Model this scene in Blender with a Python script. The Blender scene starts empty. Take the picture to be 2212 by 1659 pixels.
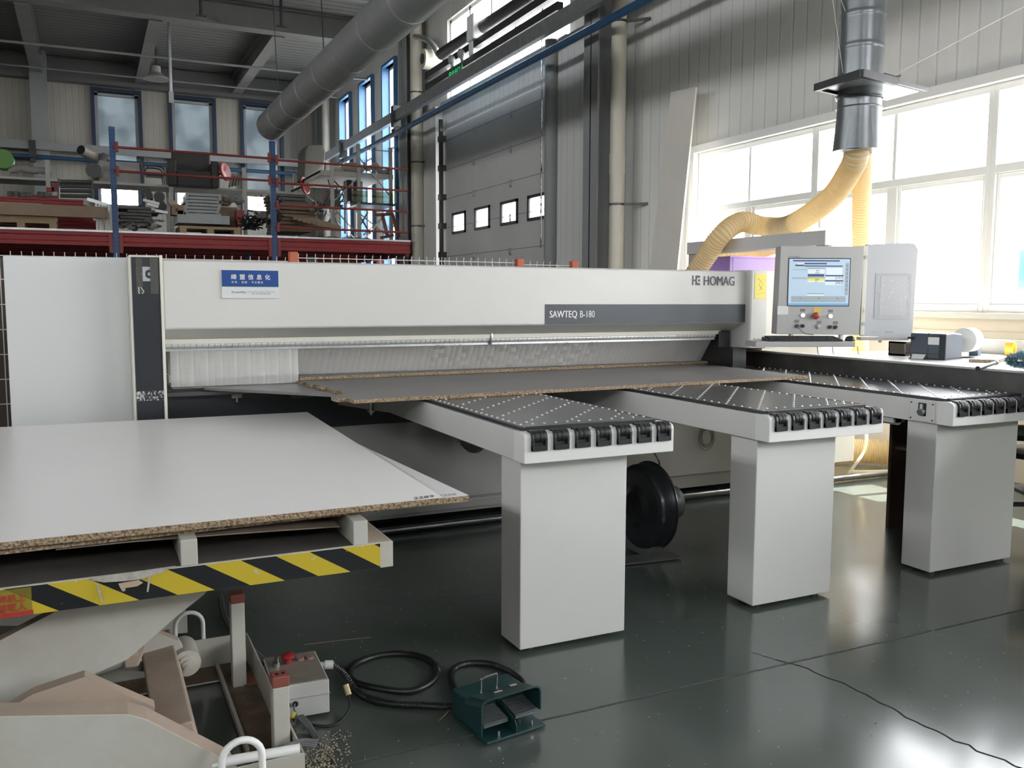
import bpy, math, random
from mathutils import Vector, Matrix
random.seed(7)
PI = math.pi
scn = bpy.context.scene
col = scn.collection

# ------------------------------------------------------------------ camera
F_PX, YAW, PITCH, ROLL, CAM_H = 1901.0, math.radians(25.69), math.radians(5.53), math.radians(.16), 1.42
_f0 = Vector((math.sin(YAW), math.cos(YAW), 0)); _r0 = Vector((math.cos(YAW), -math.sin(YAW), 0)); _z = Vector((0, 0, 1))
FWD = math.cos(PITCH)*_f0 - math.sin(PITCH)*_z
_u = math.cos(PITCH)*_z + math.sin(PITCH)*_f0
RGT = math.cos(ROLL)*_r0 + math.sin(ROLL)*_u
UPV = -math.sin(ROLL)*_r0 + math.cos(ROLL)*_u
cam_d = bpy.data.cameras.new('camera'); cam = bpy.data.objects.new('camera', cam_d); col.objects.link(cam)
cam_d.sensor_fit = 'HORIZONTAL'; cam_d.sensor_width = 36.0; cam_d.lens = 36.0*F_PX/2212
cam_d.clip_start = .05; cam_d.clip_end = 200
mw = Matrix((RGT, UPV, -FWD)).transposed().to_4x4(); mw.translation = Vector((0, 0, CAM_H)); cam.matrix_world = mw
scn.camera = cam
def at(u, v, ax, val):
    """world point seen at photo point (u, v) on the plane ax = val"""
    d = (u-1106)/F_PX*RGT - (v-829.5)/F_PX*UPV + FWD
    o = Vector((0, 0, CAM_H)); i = 'xyz'.index(ax)
    return o + d*((val-o[i])/d[i])

# ------------------------------------------------------------------ world and exposure
w = bpy.data.worlds.new('sky'); scn.world = w; w.use_nodes = True
nt = w.node_tree; bg = nt.nodes['Background']
tc = nt.nodes.new('ShaderNodeTexCoord'); sp = nt.nodes.new('ShaderNodeSeparateXYZ'); cr = nt.nodes.new('ShaderNodeValToRGB')
nt.links.new(tc.outputs['Generated'], sp.inputs[0]); nt.links.new(sp.outputs['Z'], cr.inputs[0]); nt.links.new(cr.outputs[0], bg.inputs[0])
cr.color_ramp.elements[0].position = 0.0; cr.color_ramp.elements[0].color = (1, .985, .96, 1)
cr.color_ramp.elements[1].position = .8; cr.color_ramp.elements[1].color = (.94, .965, 1, 1)
bg.inputs[1].default_value = 19.0
scn.view_settings.view_transform = 'Standard'; scn.view_settings.look = 'None'
scn.view_settings.gamma = 1; scn.view_settings.use_curve_mapping = False
scn.view_settings.exposure = 0.10
scn.cycles.max_bounces = 9; scn.cycles.diffuse_bounces = 5; scn.cycles.glossy_bounces = 4
scn.cycles.transmission_bounces = 5; scn.cycles.transparent_max_bounces = 16
scn.cycles.caustics_reflective = False; scn.cycles.caustics_refractive = False
scn.cycles.sample_clamp_indirect = 6.0
def portal(name, loc, size_x, size_y, direction):
    l = bpy.data.lights.new(name, 'AREA'); l.shape = 'RECTANGLE'; l.size = size_x; l.size_y = size_y
    l.cycles.is_portal = True
    o = bpy.data.objects.new(name, l); col.objects.link(o); o.location = loc
    o.rotation_euler = Vector(direction).to_track_quat('-Z', 'Y').to_euler()
portal('daylight_portal', (6.66, 2.5, 2.22), 12.4, 1.84, (-1, 0, 0))
portal('daylight_portal', (6.66, 14.0, 6.0), 5.0, 1.5, (-1, 0, 0))
portal('daylight_portal', (-1.0, -6.66, 4.9), 11.0, 1.6, (0, 1, 0))
for yy in (23.83, 21.85, 20.0): portal('daylight_portal', (6.68, yy, 4.4), .95, 4.7, (-1, 0, 0))

sun_d = bpy.data.lights.new('sun', 'SUN'); sun_d.energy = 34; sun_d.angle = math.radians(.6); sun_d.color = (1, .95, .87)
sun = bpy.data.objects.new('sun', sun_d); col.objects.link(sun)
sun.rotation_euler = Vector((-math.cos(math.radians(53)), .06, -math.sin(math.radians(53)))).to_track_quat('-Z', 'Y').to_euler()
portal('daylight_portal', (-9.16, 5.0, 5.6), 20.0, 1.2, (1, 0, 0))

# ------------------------------------------------------------------ materials
MATS = {}
def mat(name, c, rough=.5, metal=0.0, var=0.0, vscale=3.0, bump=0.0, bscale=30.0, emit=0.0, alpha=1.0, spec=.5, trans=0.0, coat=0.0, var2=None, stretch=None, thresh=None):
    if name in MATS: return MATS[name]
    m = bpy.data.materials.new(name); m.use_nodes = True; n = m.node_tree; p = n.nodes['Principled BSDF']
    p.inputs['Roughness'].default_value = rough; p.inputs['Metallic'].default_value = metal
    p.inputs['Specular IOR Level'].default_value = spec; p.inputs['Alpha'].default_value = alpha
    p.inputs['Transmission Weight'].default_value = trans; p.inputs['Coat Weight'].default_value = coat
    c4 = (c[0], c[1], c[2], 1); p.inputs['Base Color'].default_value = c4
    if var or bump:
        t = n.nodes.new('ShaderNodeTexCoord'); mp = n.nodes.new('ShaderNodeMapping')
        n.links.new(t.outputs['Object'], mp.inputs[0])
        if stretch: mp.inputs['Scale'].default_value = stretch
    if var:
        no = n.nodes.new('ShaderNodeTexNoise'); no.inputs['Scale'].default_value = vscale; no.inputs['Detail'].default_value = 8; no.inputs['Roughness'].default_value = .65
        n.links.new(mp.outputs[0], no.inputs[0])
        r = n.nodes.new('ShaderNodeValToRGB'); n.links.new(no.outputs[0], r.inputs[0])
        lo, hi = thresh or (.3, .72)
        r.color_ramp.elements[0].position = lo; r.color_ramp.elements[1].position = hi
        r.color_ramp.elements[0].color = c4
        d = var2 if var2 else tuple(max(0, k*(1-var)) for k in c)
        r.color_ramp.elements[1].color = (d[0], d[1], d[2], 1)
        n.links.new(r.outputs[0], p.inputs['Base Color'])
    if bump:
        b = n.nodes.new('ShaderNodeTexNoise'); b.inputs['Scale'].default_value = bscale; n.links.new(mp.outputs[0], b.inputs[0])
        bu = n.nodes.new('ShaderNodeBump'); bu.inputs['Strength'].default_value = bump; bu.inputs['Distance'].default_value = .01
        n.links.new(b.outputs[0], bu.inputs['Height']); n.links.new(bu.outputs[0], p.inputs['Normal'])
    if emit:
        p.inputs['Emission Color'].default_value = c4; p.inputs['Emission Strength'].default_value = emit
    MATS[name] = m
    return m
def glassmat(name, tint, rough=.02, refl=.08):
    m = bpy.data.materials.new(name); m.use_nodes = True; n = m.node_tree
    for k in list(n.nodes):
        if k.type != 'OUTPUT_MATERIAL': n.nodes.remove(k)
    out = [k for k in n.nodes if k.type == 'OUTPUT_MATERIAL'][0]
    a = n.nodes.new('ShaderNodeBsdfTransparent'); a.inputs[0].default_value = (*tint, 1)
    g = n.nodes.new('ShaderNodeBsdfGlossy'); g.inputs['Roughness'].default_value = rough
    mx = n.nodes.new('ShaderNodeMixShader'); mx.inputs[0].default_value = refl
    n.links.new(a.outputs[0], mx.inputs[1]); n.links.new(g.outputs[0], mx.inputs[2]); n.links.new(mx.outputs[0], out.inputs[0])
    MATS[name] = m; return m
WHITE = mat('machine_white', (.66, .655, .63), .42, var=.05, vscale=2.5)
WHITE2 = mat('lift_paint', (.52, .53, .48), .45, var=.15, vscale=4, var2=(.44, .40, .34))
DUSTY = mat('dusty_paint', (.46, .36, .285), .8, var=.3, vscale=5, var2=(.36, .29, .235), bump=.1, bscale=60)
NAVY = mat('dark_navy', (.016, .02, .028), .38, var=.2, vscale=12)
STRIPE = mat('stripe_navy', (.045, .053, .068), .45)
BLACKP = mat('black_plastic', (.018, .019, .022), .35)
RUBBER = mat('black_rubber', (.012, .012, .013), .55)
BLACKM = mat('blower_black', (.014, .015, .018), .3, coat=.3)
STEEL = mat('steel', (.55, .56, .56), .28, metal=1.0, var=.2, vscale=6)
DSTEEL = mat('dark_steel', (.10, .10, .105), .4, metal=.8, var=.3, vscale=9)
GALV = mat('galvanised', (.58, .60, .61), .36, metal=.85, var=.25, vscale=9)
BALLS = mat('ball_steel', (.80, .80, .80), .22, metal=.35, spec=.9)
CHROME = mat('chrome', (.8, .8, .8), .12, metal=1.0)
CREAM = mat('cream_panel', (.72, .70, .62), .5)
LAM2 = mat('dull_laminate', (.70, .695, .70), .35)
LAM = mat('white_laminate', (.88, .865, .845), .28, var=.03, vscale=3, spec=.5)
CHIP = mat('chipboard_edge', (.46, .34, .22), .85, var=.8, vscale=130, var2=(.10, .065, .035), bump=.5, bscale=150, thresh=(.40, .62))
GREYLAM = mat('grey_laminate', (.17, .162, .158), .42, var=.35, vscale=4, var2=(.215, .205, .198), stretch=(1, 14, 1))
MATTOP = mat('table_mat', (.022, .024, .028), .27, var=.35, vscale=5, var2=(.035, .037, .042))
RED = mat('rack_red', (.30, .022, .025), .5, var=.25, vscale=4)
REDRAIL = mat('rail_red', (.26, .04, .032), .5)
BLUE = mat('rack_blue', (.03, .085, .23), .45)
BLUEFR = mat('window_blue', (.06, .17, .34), .45)
DBLUEFR = mat('window_dark_blue', (.012, .03, .07), .45)
BLUEPIPE = mat('pipe_blue', (.022, .075, .165), .4)
ORANGE = mat('fence_orange', (.52, .12, .06), .5)
WIRE = mat('fence_wire', (.62, .62, .60), .4)
GREYCOL = mat('column_grey', (.30, .31, .315), .55, var=.15, vscale=2)
PVC = mat('cream_pvc', (.60, .57, .49), .4, var=.12, vscale=3)
WOOD = mat('pine', (.42, .30, .18), .7, var=.35, vscale=6, stretch=(1, 6, 6))
CARD = mat('cardboard', (.30, .22, .15), .8, var=.2, vscale=5)
BROWN = mat('brown_board', (.10, .065, .045), .6, var=.3, vscale=8)
TAPEY = mat('tape_yellow', (.75, .58, .08), .5)
PAPER = mat('paper', (.78, .78, .76), .6)
INK = mat('ink', (.03, .03, .04), .6)
GREYINK = mat('grey_ink', (.25, .25, .27), .6)
YNOTE = mat('yellow_note', (.85, .72, .16), .6)
REDP = mat('red_plastic', (.30, .025, .03), .35)
REDCAP = mat('red_brown_rubber', (.24, .07, .05), .55)
GREENP = mat('pedal_green', (.012, .045, .048), .38, var=.3, vscale=10)
GREYP = mat('pale_grey_plastic', (.50, .50, .48), .5, var=.15, vscale=8)
TEALP = mat('slate_plastic', (.06, .075, .10), .45)
DIRTY = mat('grey_junk', (.13, .125, .12), .6, var=.4, vscale=7)
FOILM = mat('plastic_wrap', (.34, .32, .30), .25, var=.5, vscale=6, var2=(.16, .15, .14), bump=.9, bscale=9)
CLEAR = glassmat('clear_glass', (.96, .97, .98))
FROST = glassmat('dim_glass', (.125, .14, .15), .25, .10)
PLASTER = mat('plaster', (.78, .70, .60), .8, var=.08, vscale=2)
FRAMEW = mat('window_frame_white', (.86, .86, .84), .45)

def hosemat(name, c, a):
    m = bpy.data.materials.new(name); m.use_nodes = True; n = m.node_tree; p = n.nodes['Principled BSDF']
    p.inputs['Base Color'].default_value = (*c, 1); p.inputs['Roughness'].default_value = .35
    tl = n.nodes.new('ShaderNodeBsdfTranslucent'); tl.inputs[0].default_value = (*c, 1)
    mx = n.nodes.new('ShaderNodeMixShader'); mx.inputs[0].default_value = a
    out = [k for k in n.nodes if k.type == 'OUTPUT_MATERIAL'][0]
    n.links.new(p.outputs[0], mx.inputs[1]); n.links.new(tl.outputs[0], mx.inputs[2]); n.links.new(mx.outputs[0], out.inputs[0])
    MATS[name] = m; return m
HOSE = hosemat('amber_hose', (.96, .89, .70), .6)
HOSERIB = hosemat('amber_hose_rib', (.84, .68, .40), .5)
HOSED = hosemat('dull_hose', (.30, .26, .20), .3)
PURPLE = hosemat('purple_film', (.56, .42, .74), .45)
CURT = mat('curtain_pvc', (.90, .89, .86), .18, alpha=.5, spec=1, coat=1)

_fn = FROST.node_tree; _t = _fn.nodes.new('ShaderNodeTexCoord'); _n = _fn.nodes.new('ShaderNodeTexNoise'); _n.inputs['Scale'].default_value = 1.3; _n.inputs['Detail'].default_value = 2
_r = _fn.nodes.new('ShaderNodeValToRGB'); _r.color_ramp.elements[0].position = .38; _r.color_ramp.elements[0].color = (.085, .098, .107, 1); _r.color_ramp.elements[1].position = .6; _r.color_ramp.elements[1].color = (.125, .139, .148, 1)
_fn.links.new(_t.outputs['Object'], _n.inputs[0]); _fn.links.new(_n.outputs[0], _r.inputs[0]); _fn.links.new(_r.outputs[0], [k for k in _fn.nodes if k.type == 'BSDF_TRANSPARENT'][0].inputs[0])
def ribbed(name, c, axis, period, depth=.35, rough=.5, dirt=.12, metal=0.0, mul=.15):
    """painted sheet metal with regular ribs across one axis"""
    m = mat(name, c, rough, metal=metal, var=dirt, vscale=1.5, stretch=(1, 1, .25)); n = m.node_tree; p = n.nodes['Principled BSDF']
    t = n.nodes.new('ShaderNodeTexCoord'); s = n.nodes.new('ShaderNodeSeparateXYZ'); n.links.new(t.outputs['Object'], s.inputs[0])
    a = n.nodes.new('ShaderNodeMath'); a.operation = 'DIVIDE'; a.inputs[1].default_value = period; n.links.new(s.outputs[axis], a.inputs[0])
    b = n.nodes.new('ShaderNodeMath'); b.operation = 'FRACT'; n.links.new(a.outputs[0], b.inputs[0])
    r = n.nodes.new('ShaderNodeValToRGB'); n.links.new(b.outputs[0], r.inputs[0])
    e = r.color_ramp.elements; e[0].position = 0; e[0].color = (0, 0, 0, 1); e[1].position = .06; e[1].color = (1, 1, 1, 1)
    e2 = e.new(.90); e2.color = (1, 1, 1, 1); e3 = e.new(.97); e3.color = (0, 0, 0, 1)
    bu = n.nodes.new('ShaderNodeBump'); bu.inputs['Strength'].default_value = depth; bu.inputs['Distance'].default_value = .02
    n.links.new(r.outputs[0], bu.inputs['Height']); n.links.new(bu.outputs[0], p.inputs['Normal'])
    mu = n.nodes.new('ShaderNodeMixRGB'); mu.blend_type = 'MULTIPLY'; mu.inputs[0].default_value = mul
    src = p.inputs['Base Color'].links[0].from_socket; n.links.new(src, mu.inputs[1]); n.links.new(r.outputs[0], mu.inputs[2]); n.links.new(mu.outputs[0], p.inputs['Base Color'])
    return m
CLAD_R = ribbed('cladding_right', (.78, .775, .755), 1, .19, depth=.22)
CLAD_F = ribbed('cladding_far', (.42, .405, .355), 0, .15, depth=.3)
DECK = ribbed('roof_deck', (.24, .24, .235), 1, .25, 1.0, metal=.0, mul=.6)

# ------------------------------------------------------------------ mesh builder
class MB:
    def __init__(s): s.v = []; s.f = []; s.m = []; s.k = 0
    def slot(s, k): s.k = k; return s
    def add(s, vs, fs):
        b = len(s.v); s.v += [Vector(p) for p in vs]
        for f in fs: s.f.append([i+b for i in f]); s.m.append(s.k)
        return s
    def box(s, x0, x1, y0, y1, z0, z1):
        return s.add([(x0,y0,z0),(x1,y0,z0),(x1,y1,z0),(x0,y1,z0),(x0,y0,z1),(x1,y0,z1),(x1,y1,z1),(x0,y1,z1)],
                     [(3,2,1,0),(4,5,6,7),(0,1,5,4),(1,2,6,5),(2,3,7,6),(3,0,4,7)])
    def obox(s, c, size, rz=0, ry=0, rx=0):
        R = Matrix.Rotation(rz, 3, 'Z') @ Matrix.Rotation(ry, 3, 'Y') @ Matrix.Rotation(rx, 3, 'X'); c = Vector(c)
        h = Vector(size)/2
        vs = [c + R @ Vector((sx*h.x, sy*h.y, sz*h.z)) for sz in (-1,1) for sx, sy in ((-1,-1),(1,-1),(1,1),(-1,1))]
        return s.add(vs, [(3,2,1,0),(4,5,6,7),(0,1,5,4),(1,2,6,5),(2,3,7,6),(3,0,4,7)])
    def prism(s, pts, d):
        """closed polygon pts extruded by vector d"""
        n = len(pts); d = Vector(d); p = [Vector(q) for q in pts]
        nrm = Vector((0,0,0))
        for i in range(n): nrm += p[i].cross(p[(i+1) % n])
        fl = nrm.dot(d) > 0
        fs = [tuple(range(n)), tuple(range(2*n-1, n-1, -1))] + [(i, i+n, (i+1) % n+n, (i+1) % n) for i in range(n)]
        if fl: fs = [tuple(reversed(f)) for f in fs]
        return s.add(p + [q+d for q in p], fs)
    def beam(s, a, b, w, h, up=(0,0,1)):
        a = Vector(a); b = Vector(b); d = (b-a).normalized(); u = Vector(up)
        if abs(d.dot(u)) > .98: u = Vector((1,0,0))
        r = d.cross(u).normalized(); u = r.cross(d)
        q = [a + r*(i*w/2) + u*(j*h/2) for i, j in ((-1,-1),(1,-1),(1,1),(-1,1))]
        return s.prism(q, b-a)
    def tube(s, pts, r, n=10, cap=True):
        """round tube through points; r a number or a list"""
        P = [Vector(p) for p in pts]; L = len(P); rs = r if isinstance(r, (list, tuple)) else [r]*L
        d0 = (P[1]-P[0]).normalized(); u = Vector((0,0,1)) if abs(d0.z) < .9 else Vector((1,0,0))
        u = (u - d0*u.dot(d0)).normalized(); vs = []
        for i in range(L):
            d = (P[min(i+1, L-1)] - P[max(i-1, 0)])
            d = d.normalized() if d.length > 1e-9 else d0
            u = (u - d*u.dot(d)); u = u.normalized() if u.length > 1e-6 else Vector((1,0,0)); w_ = d.cross(u)
            vs += [P[i] + (u*math.cos(2*PI*k/n) + w_*math.sin(2*PI*k/n))*rs[i] for k in range(n)]
        fs = [(i*n+k, i*n+(k+1) % n, (i+1)*n+(k+1) % n, (i+1)*n+k) for i in range(L-1) for k in range(n)]
        if cap: fs += [tuple(range(n-1, -1, -1)), tuple((L-1)*n+k for k in range(n))]
        return s.add(vs, fs)
    def cyl(s, a, b, r, n=20, r2=None): return s.tube([a, b], [r, r if r2 is None else r2], n)
    def lathe(s, c, axis, prof, n=28):
        """profile of (distance along axis, radius) around axis through c"""
        ax = Vector(axis).normalized(); c = Vector(c)
        return s.tube_fixed([(c + ax*t, r) for t, r in prof], ax, n)
    def tube_fixed(s, pr, ax, n):
        u = Vector((0,0,1)) if abs(ax.z) < .9 else Vector((1,0,0)); u = (u-ax*u.dot(ax)).normalized(); w_ = ax.cross(u)
        vs = [p + (u*math.cos(2*PI*k/n) + w_*math.sin(2*PI*k/n))*max(r, 1e-4) for p, r in pr for k in range(n)]; L = len(pr)
        fs = [(i*n+k, i*n+(k+1) % n, (i+1)*n+(k+1) % n, (i+1)*n+k) for i in range(L-1) for k in range(n)]
        fs += [tuple(range(n-1, -1, -1)), tuple((L-1)*n+k for k in range(n))]
        return s.add(vs, fs)
    def ball(s, c, r, n=10, sq=(1,1,1)):
        c = Vector(c); vs = []; m = max(4, n//2+1)
        for i in range(m+1):
            t = PI*i/m
            for k in range(n): vs.append(c + Vector((math.sin(t)*math.cos(2*PI*k/n)*sq[0], math.sin(t)*math.sin(2*PI*k/n)*sq[1], math.cos(t)*sq[2]))*r)
        return s.add(vs, [(i*n+k, (i+1)*n+k, (i+1)*n+(k+1) % n, i*n+(k+1) % n) for i in range(m) for k in range(n)])
    def quad(s, a, b, c, d): return s.add([a, b, c, d], [(0,1,2,3)])
    def build(s, name, m, parent=None, smooth=False, bevel=0.0, local=False, seg=2):
        me = bpy.data.meshes.new(name); o = bpy.data.objects.new(name, me)
        vs = s.v
        if parent is not None and not local:
            r = parent
            while r.parent: r = r.parent
            inv = (Matrix.Translation(r.location) @ r.rotation_euler.to_matrix().to_4x4()).inverted()
            vs = [inv @ p for p in vs]
        me.from_pydata([tuple(p) for p in vs], [], s.f)
        for q in (m if isinstance(m, (list, tuple)) else [m]): me.materials.append(q)
        for i, p in enumerate(me.polygons): p.material_index = s.m[i]; p.use_smooth = smooth
        me.update()
        if smooth:
            try: me.set_sharp_from_angle(angle=math.radians(38))
            except Exception: pass
        col.objects.link(o)
        if parent is not None: o.parent = parent
        if bevel:
            b = o.modifiers.new('bevel', 'BEVEL'); b.width = bevel; b.segments = seg; b.limit_method = 'ANGLE'; b.angle_limit = math.radians(40)
        return o
def spline(pts, n=8):
    P = [Vector(p) for p in pts]; P = [P[0]*2-P[1]] + P + [P[-1]*2-P[-2]]; out = []
    for i in range(1, len(P)-2):
        for k in range(n):
            t = k/n; a, b, c, d = P[i-1], P[i], P[i+1], P[i+2]
            out.append(.5*((2*b) + (c-a)*t + (2*a-5*b+4*c-d)*t*t + (3*b-a-3*c+d)*t**3))
    out.append(P[-2]); return out
def tag(o, label=None, cat=None, group=None, kind=None):
    if label: o['label'] = label
    if cat: o['category'] = cat
    if group: o['group'] = group
    if kind: o['kind'] = kind
    return o
def thing(name, label, cat, loc=(0,0,0), rz=0, group=None):
    o = bpy.data.objects.new(name, None); col.objects.link(o); o.location = loc; o.rotation_euler = (0, 0, rz); o.empty_display_size = .05
    return tag(o, label, cat, group)
def struct(o): o['kind'] = 'structure'; return o
def copy_tree(o, parent=None):
    c = o.copy(); col.objects.link(c)
    if parent: c.parent = parent
    for ch in list(o.children): copy_tree(ch, c)
    return c
def text(name, s, size, loc, m, parent, rot=(PI/2, 0, 0), bold=0.0, sx=1.0, align='LEFT', depth=.0006, space=1.0, R=None):
    """lettering as a mesh; loc is the baseline start in world space"""
    cu = bpy.data.curves.new(name, 'FONT'); cu.body = s; cu.size = size; cu.offset = bold; cu.extrude = depth; cu.align_x = align; cu.space_character = space
    cu.resolution_u = 3
    to = bpy.data.objects.new(name, cu); col.objects.link(to)
    dg = bpy.context.evaluated_depsgraph_get(); me = bpy.data.meshes.new_from_object(to.evaluated_get(dg)); bpy.data.objects.remove(to)
    Rm = (R if R is not None else __import__('mathutils').Euler(rot).to_matrix()).to_4x4()
    M = Matrix.Translation(loc) @ Rm @ Matrix.Diagonal((sx, 1, 1, 1))
    if parent is not None:
        r = parent
        while r.parent: r = r.parent
        M = (Matrix.Translation(r.location) @ r.rotation_euler.to_matrix().to_4x4()).inverted() @ M
    me.transform(M); me.materials.clear(); me.materials.append(m)
    o = bpy.data.objects.new(name, me); col.objects.link(o)
    if parent is not None: o.parent = parent
    return o
# ================================================================== the building
def floor_mat():
    m = mat('epoxy_floor', (.070, .088, .078), .24, var=.3, vscale=.5, var2=(.090, .104, .094), spec=.8, bump=.03, bscale=3)
    n = m.node_tree; p = n.nodes['Principled BSDF']
    t = n.nodes.new('ShaderNodeTexCoord'); no = n.nodes.new('ShaderNodeTexNoise'); no.inputs['Scale'].default_value = 1.1; no.inputs['Detail'].default_value = 2
    n.links.new(t.outputs['Object'], no.inputs[0]); r = n.nodes.new('ShaderNodeMapRange'); r.inputs[1].default_value = .3; r.inputs[2].default_value = .75
    r.inputs[3].default_value = .13; r.inputs[4].default_value = .25; n.links.new(no.outputs[0], r.inputs[0]); n.links.new(r.outputs[0], p.inputs['Roughness'])
    # specks of dust
    v = n.nodes.new('ShaderNodeTexNoise'); v.inputs['Scale'].default_value = 55; v.inputs['Detail'].default_value = 3; n.links.new(t.outputs['Object'], v.inputs[0])
    vr = n.nodes.new('ShaderNodeMapRange'); vr.inputs[1].default_value = .74; vr.inputs[2].default_value = .78; n.links.new(v.outputs[0], vr.inputs[0])
    mx = n.nodes.new('ShaderNodeMixRGB'); mx.inputs[2].default_value = (.22, .21, .18, 1)
    src = p.inputs['Base Color'].links[0].from_socket; n.links.new(vr.outputs[0], mx.inputs[0]); n.links.new(src, mx.inputs[1]); n.links.new(mx.outputs[0], p.inputs['Base Color'])
    return m
FLOORM = floor_mat()
JOINT = mat('floor_joint', (.13, .13, .12), .8, var=.7, vscale=40, var2=(.02, .02, .02)); CRACK = mat('floor_crack', (.01, .01, .01), .9)
b = MB(); b.box(-9.2, 6.7, -6.7, 26.5, -.2, 0)
def strip_on_floor(pts, w, k):
    b.slot(k)
    for i in range(len(pts)-1):
        a = Vector((*pts[i], .0012)); c = Vector((*pts[i+1], .0012)); d = (c-a).normalized(); s_ = Vector((-d.y, d.x, 0))*w/2
        b.quad(a-s_, c-s_, c+s_, a+s_)
strip_on_floor([(-9 + i*.5, 2.53 + random.uniform(-.004, .004)) for i in range(31)], .009, 1)
strip_on_floor([(-9 + i*.5, -2.4) for i in range(31)], .009, 1)
strip_on_floor([(-9 + i*.5, 8.5) for i in range(31)], .009, 1)
strip_on_floor([(-.9, -6 + i*.5) for i in range(50)], .009, 1)
cr_ = [(2.40, 2.58)]
for i in range(34):
    t = (i+1)/34; cr_.append((2.44 + .10*t + random.uniform(-.012, .012) + .02*math.sin(t*9), 2.53 - 1.25*t))
strip_on_floor(cr_, .006, 2)
cr_ = [(2.40 - .004*i, 2.58 + .012*i) for i in range(9)] or [(2.50 + .1*i + random.uniform(-.01, .01), 2.72 + .05*i) for i in range(9)]
strip_on_floor(cr_, .003, 2)
struct(b.build('floor', [FLOORM, JOINT, CRACK]))

def wall_grid(fixed, y0, y1, z0, z1, holes, thick, axis, mfun):
    ys = sorted({y0, y1, *[h[0] for h in holes], *[h[1] for h in holes]}); zs = sorted({z0, z1, 1.32, *[h[2] for h in holes], *[h[3] for h in holes]})
    q = MB()
    for i in range(len(ys)-1):
        for j in range(len(zs)-1):
            ym, zm = (ys[i]+ys[i+1])/2, (zs[j]+zs[j+1])/2
            if any(h[0] < ym < h[1] and h[2] < zm < h[3] for h in holes): continue
            q.slot(mfun(ym, zm))
            if axis == 'x': q.box(min(fixed, fixed+thick), max(fixed, fixed+thick), ys[i], ys[i+1], zs[j], zs[j+1])
            else: q.box(ys[i], ys[i+1], min(fixed, fixed+thick), max(fixed, fixed+thick), zs[j], zs[j+1])
    return q
CEIL = 7.65
ROW = (-3.7, 8.54, 1.32, 3.12); DOOR = (11.95, 16.5, 0, 4.7); UPW = (11.6, 16.45, 5.25, 6.78)
SLITS = [(23.3, 24.36, 1.4, 6.78), (21.3, 22.4, 1.4, 6.78), (19.52, 20.46, 1.4, 6.78)]
struct(wall_grid(6.5, -6.7, 26.5, 0, CEIL, [ROW, DOOR, UPW]+SLITS, .2, 'x', lambda y, z: 1 if (z < 1.32 and y < 8.6) else 0).build('wall_right', [CLAD_R, PLASTER]))
FARW = [(.36, 1.46, 3.85, 6.85), (2.27, 3.37, 3.85, 6.85), (4.16, 5.22, 3.85, 6.85)]
struct(wall_grid(26.3, -9.2, 6.5, 0, CEIL, FARW, .2, 'y', lambda y, z: 0).build('wall_far', [CLAD_F]))
LEFT_FILLW = [(-5, 4.8, 5.1, 6.1), (5.2, 15, 5.1, 6.1)]  # unseen windows, added and sized to light the right wall and boards
struct(wall_grid(-9.0, -6.7, 26.5, 0, CEIL, LEFT_FILLW, -.2, 'x', lambda y, z: 0).build('wall_left', [mat('wall_grey', (.45, .44, .41), .7)]))
BACK_FILLW = [(-6.5, -2.4, 4.2, 5.6), (.2, 4.5, 4.2, 5.6)]  # unseen windows, added and raised to light the leg fronts and boards
struct(wall_grid(-6.5, -9.2, 6.7, 0, CEIL, BACK_FILLW, -.2, 'y', lambda y, z: 0).build('wall_back', [MATS['wall_grey']]))
b = MB(); b.box(-9.2, 6.7, -6.7, 26.5, CEIL, CEIL+.15); struct(b.build('ceiling', [DECK]))
b = MB(); b.box(-80, 80, -80, 120, -.6, -.35); struct(b.build('ground', [mat('asphalt', (.24, .24, .23), .9)]))

# windows on the right wall: a frame and two rows of panes each
ends = [8.54, 6.69, 4.79, 2.92, 1.02, -.88, -2.8]
wn = 0
for k in range(len(ends)-1):
    y1, y0 = ends[k], ends[k+1]; mid = (y0+y1)/2 + (.04 if k == 0 else 0); wn += 1
    b = MB(); t = .035
    b.box(6.53, 6.61, y1-.045, y1, 1.32, 3.12).box(6.53, 6.61, y0, y0+.045, 1.32, 3.12)
    b.box(6.53, 6.61, y0+.045, y1-.045, 3.06, 3.12).box(6.53, 6.61, y0+.045, y1-.045, 1.32, 1.385).box(6.53, 6.61, y0+.045, y1-.045, 2.42, 2.49)
    b.box(6.54, 6.60, mid-.02, mid+.02, 2.49, 3.06)
    b.box(6.54, 6.60, mid-.045, mid+.045, 1.385, 2.42)
    for ya, yb in ((y0+.045, mid-.045), (mid+.045, y1-.045)):
        b.box(6.555, 6.59, ya, ya+.035, 1.385, 2.42).box(6.555, 6.59, yb-.035, yb, 1.385, 2.42).box(6.555, 6.59, ya+.035, yb-.035, 1.385, 1.43).box(6.555, 6.59, ya+.035, yb-.035, 2.38, 2.42)
    f = struct(b.build('window_%d' % wn, FRAMEW, bevel=.004, seg=1))
    g = MB(); g.box(6.570, 6.574, y0+.05, y1-.05, 1.39, 3.05); g.build('pane', CLEAR, f)
b = MB(); b.box(6.40, 6.53, -3.7, 8.6, 1.27, 1.32); struct(b.build('trim_1', [mat('sill_white', (.74, .72, .67), .5)], bevel=.006))
b = MB(); b.box(6.455, 6.5, -3.7, 8.6, 3.12, 3.20).box(6.455, 6.5, 8.54, 8.62, 1.32, 3.12); struct(b.build('trim_2', [FRAMEW]))
b = MB(); b.box(6.48, 6.5, -3.7, 8.6, 1.12, 1.17); struct(b.build('trim_3', [PLASTER]))
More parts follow.
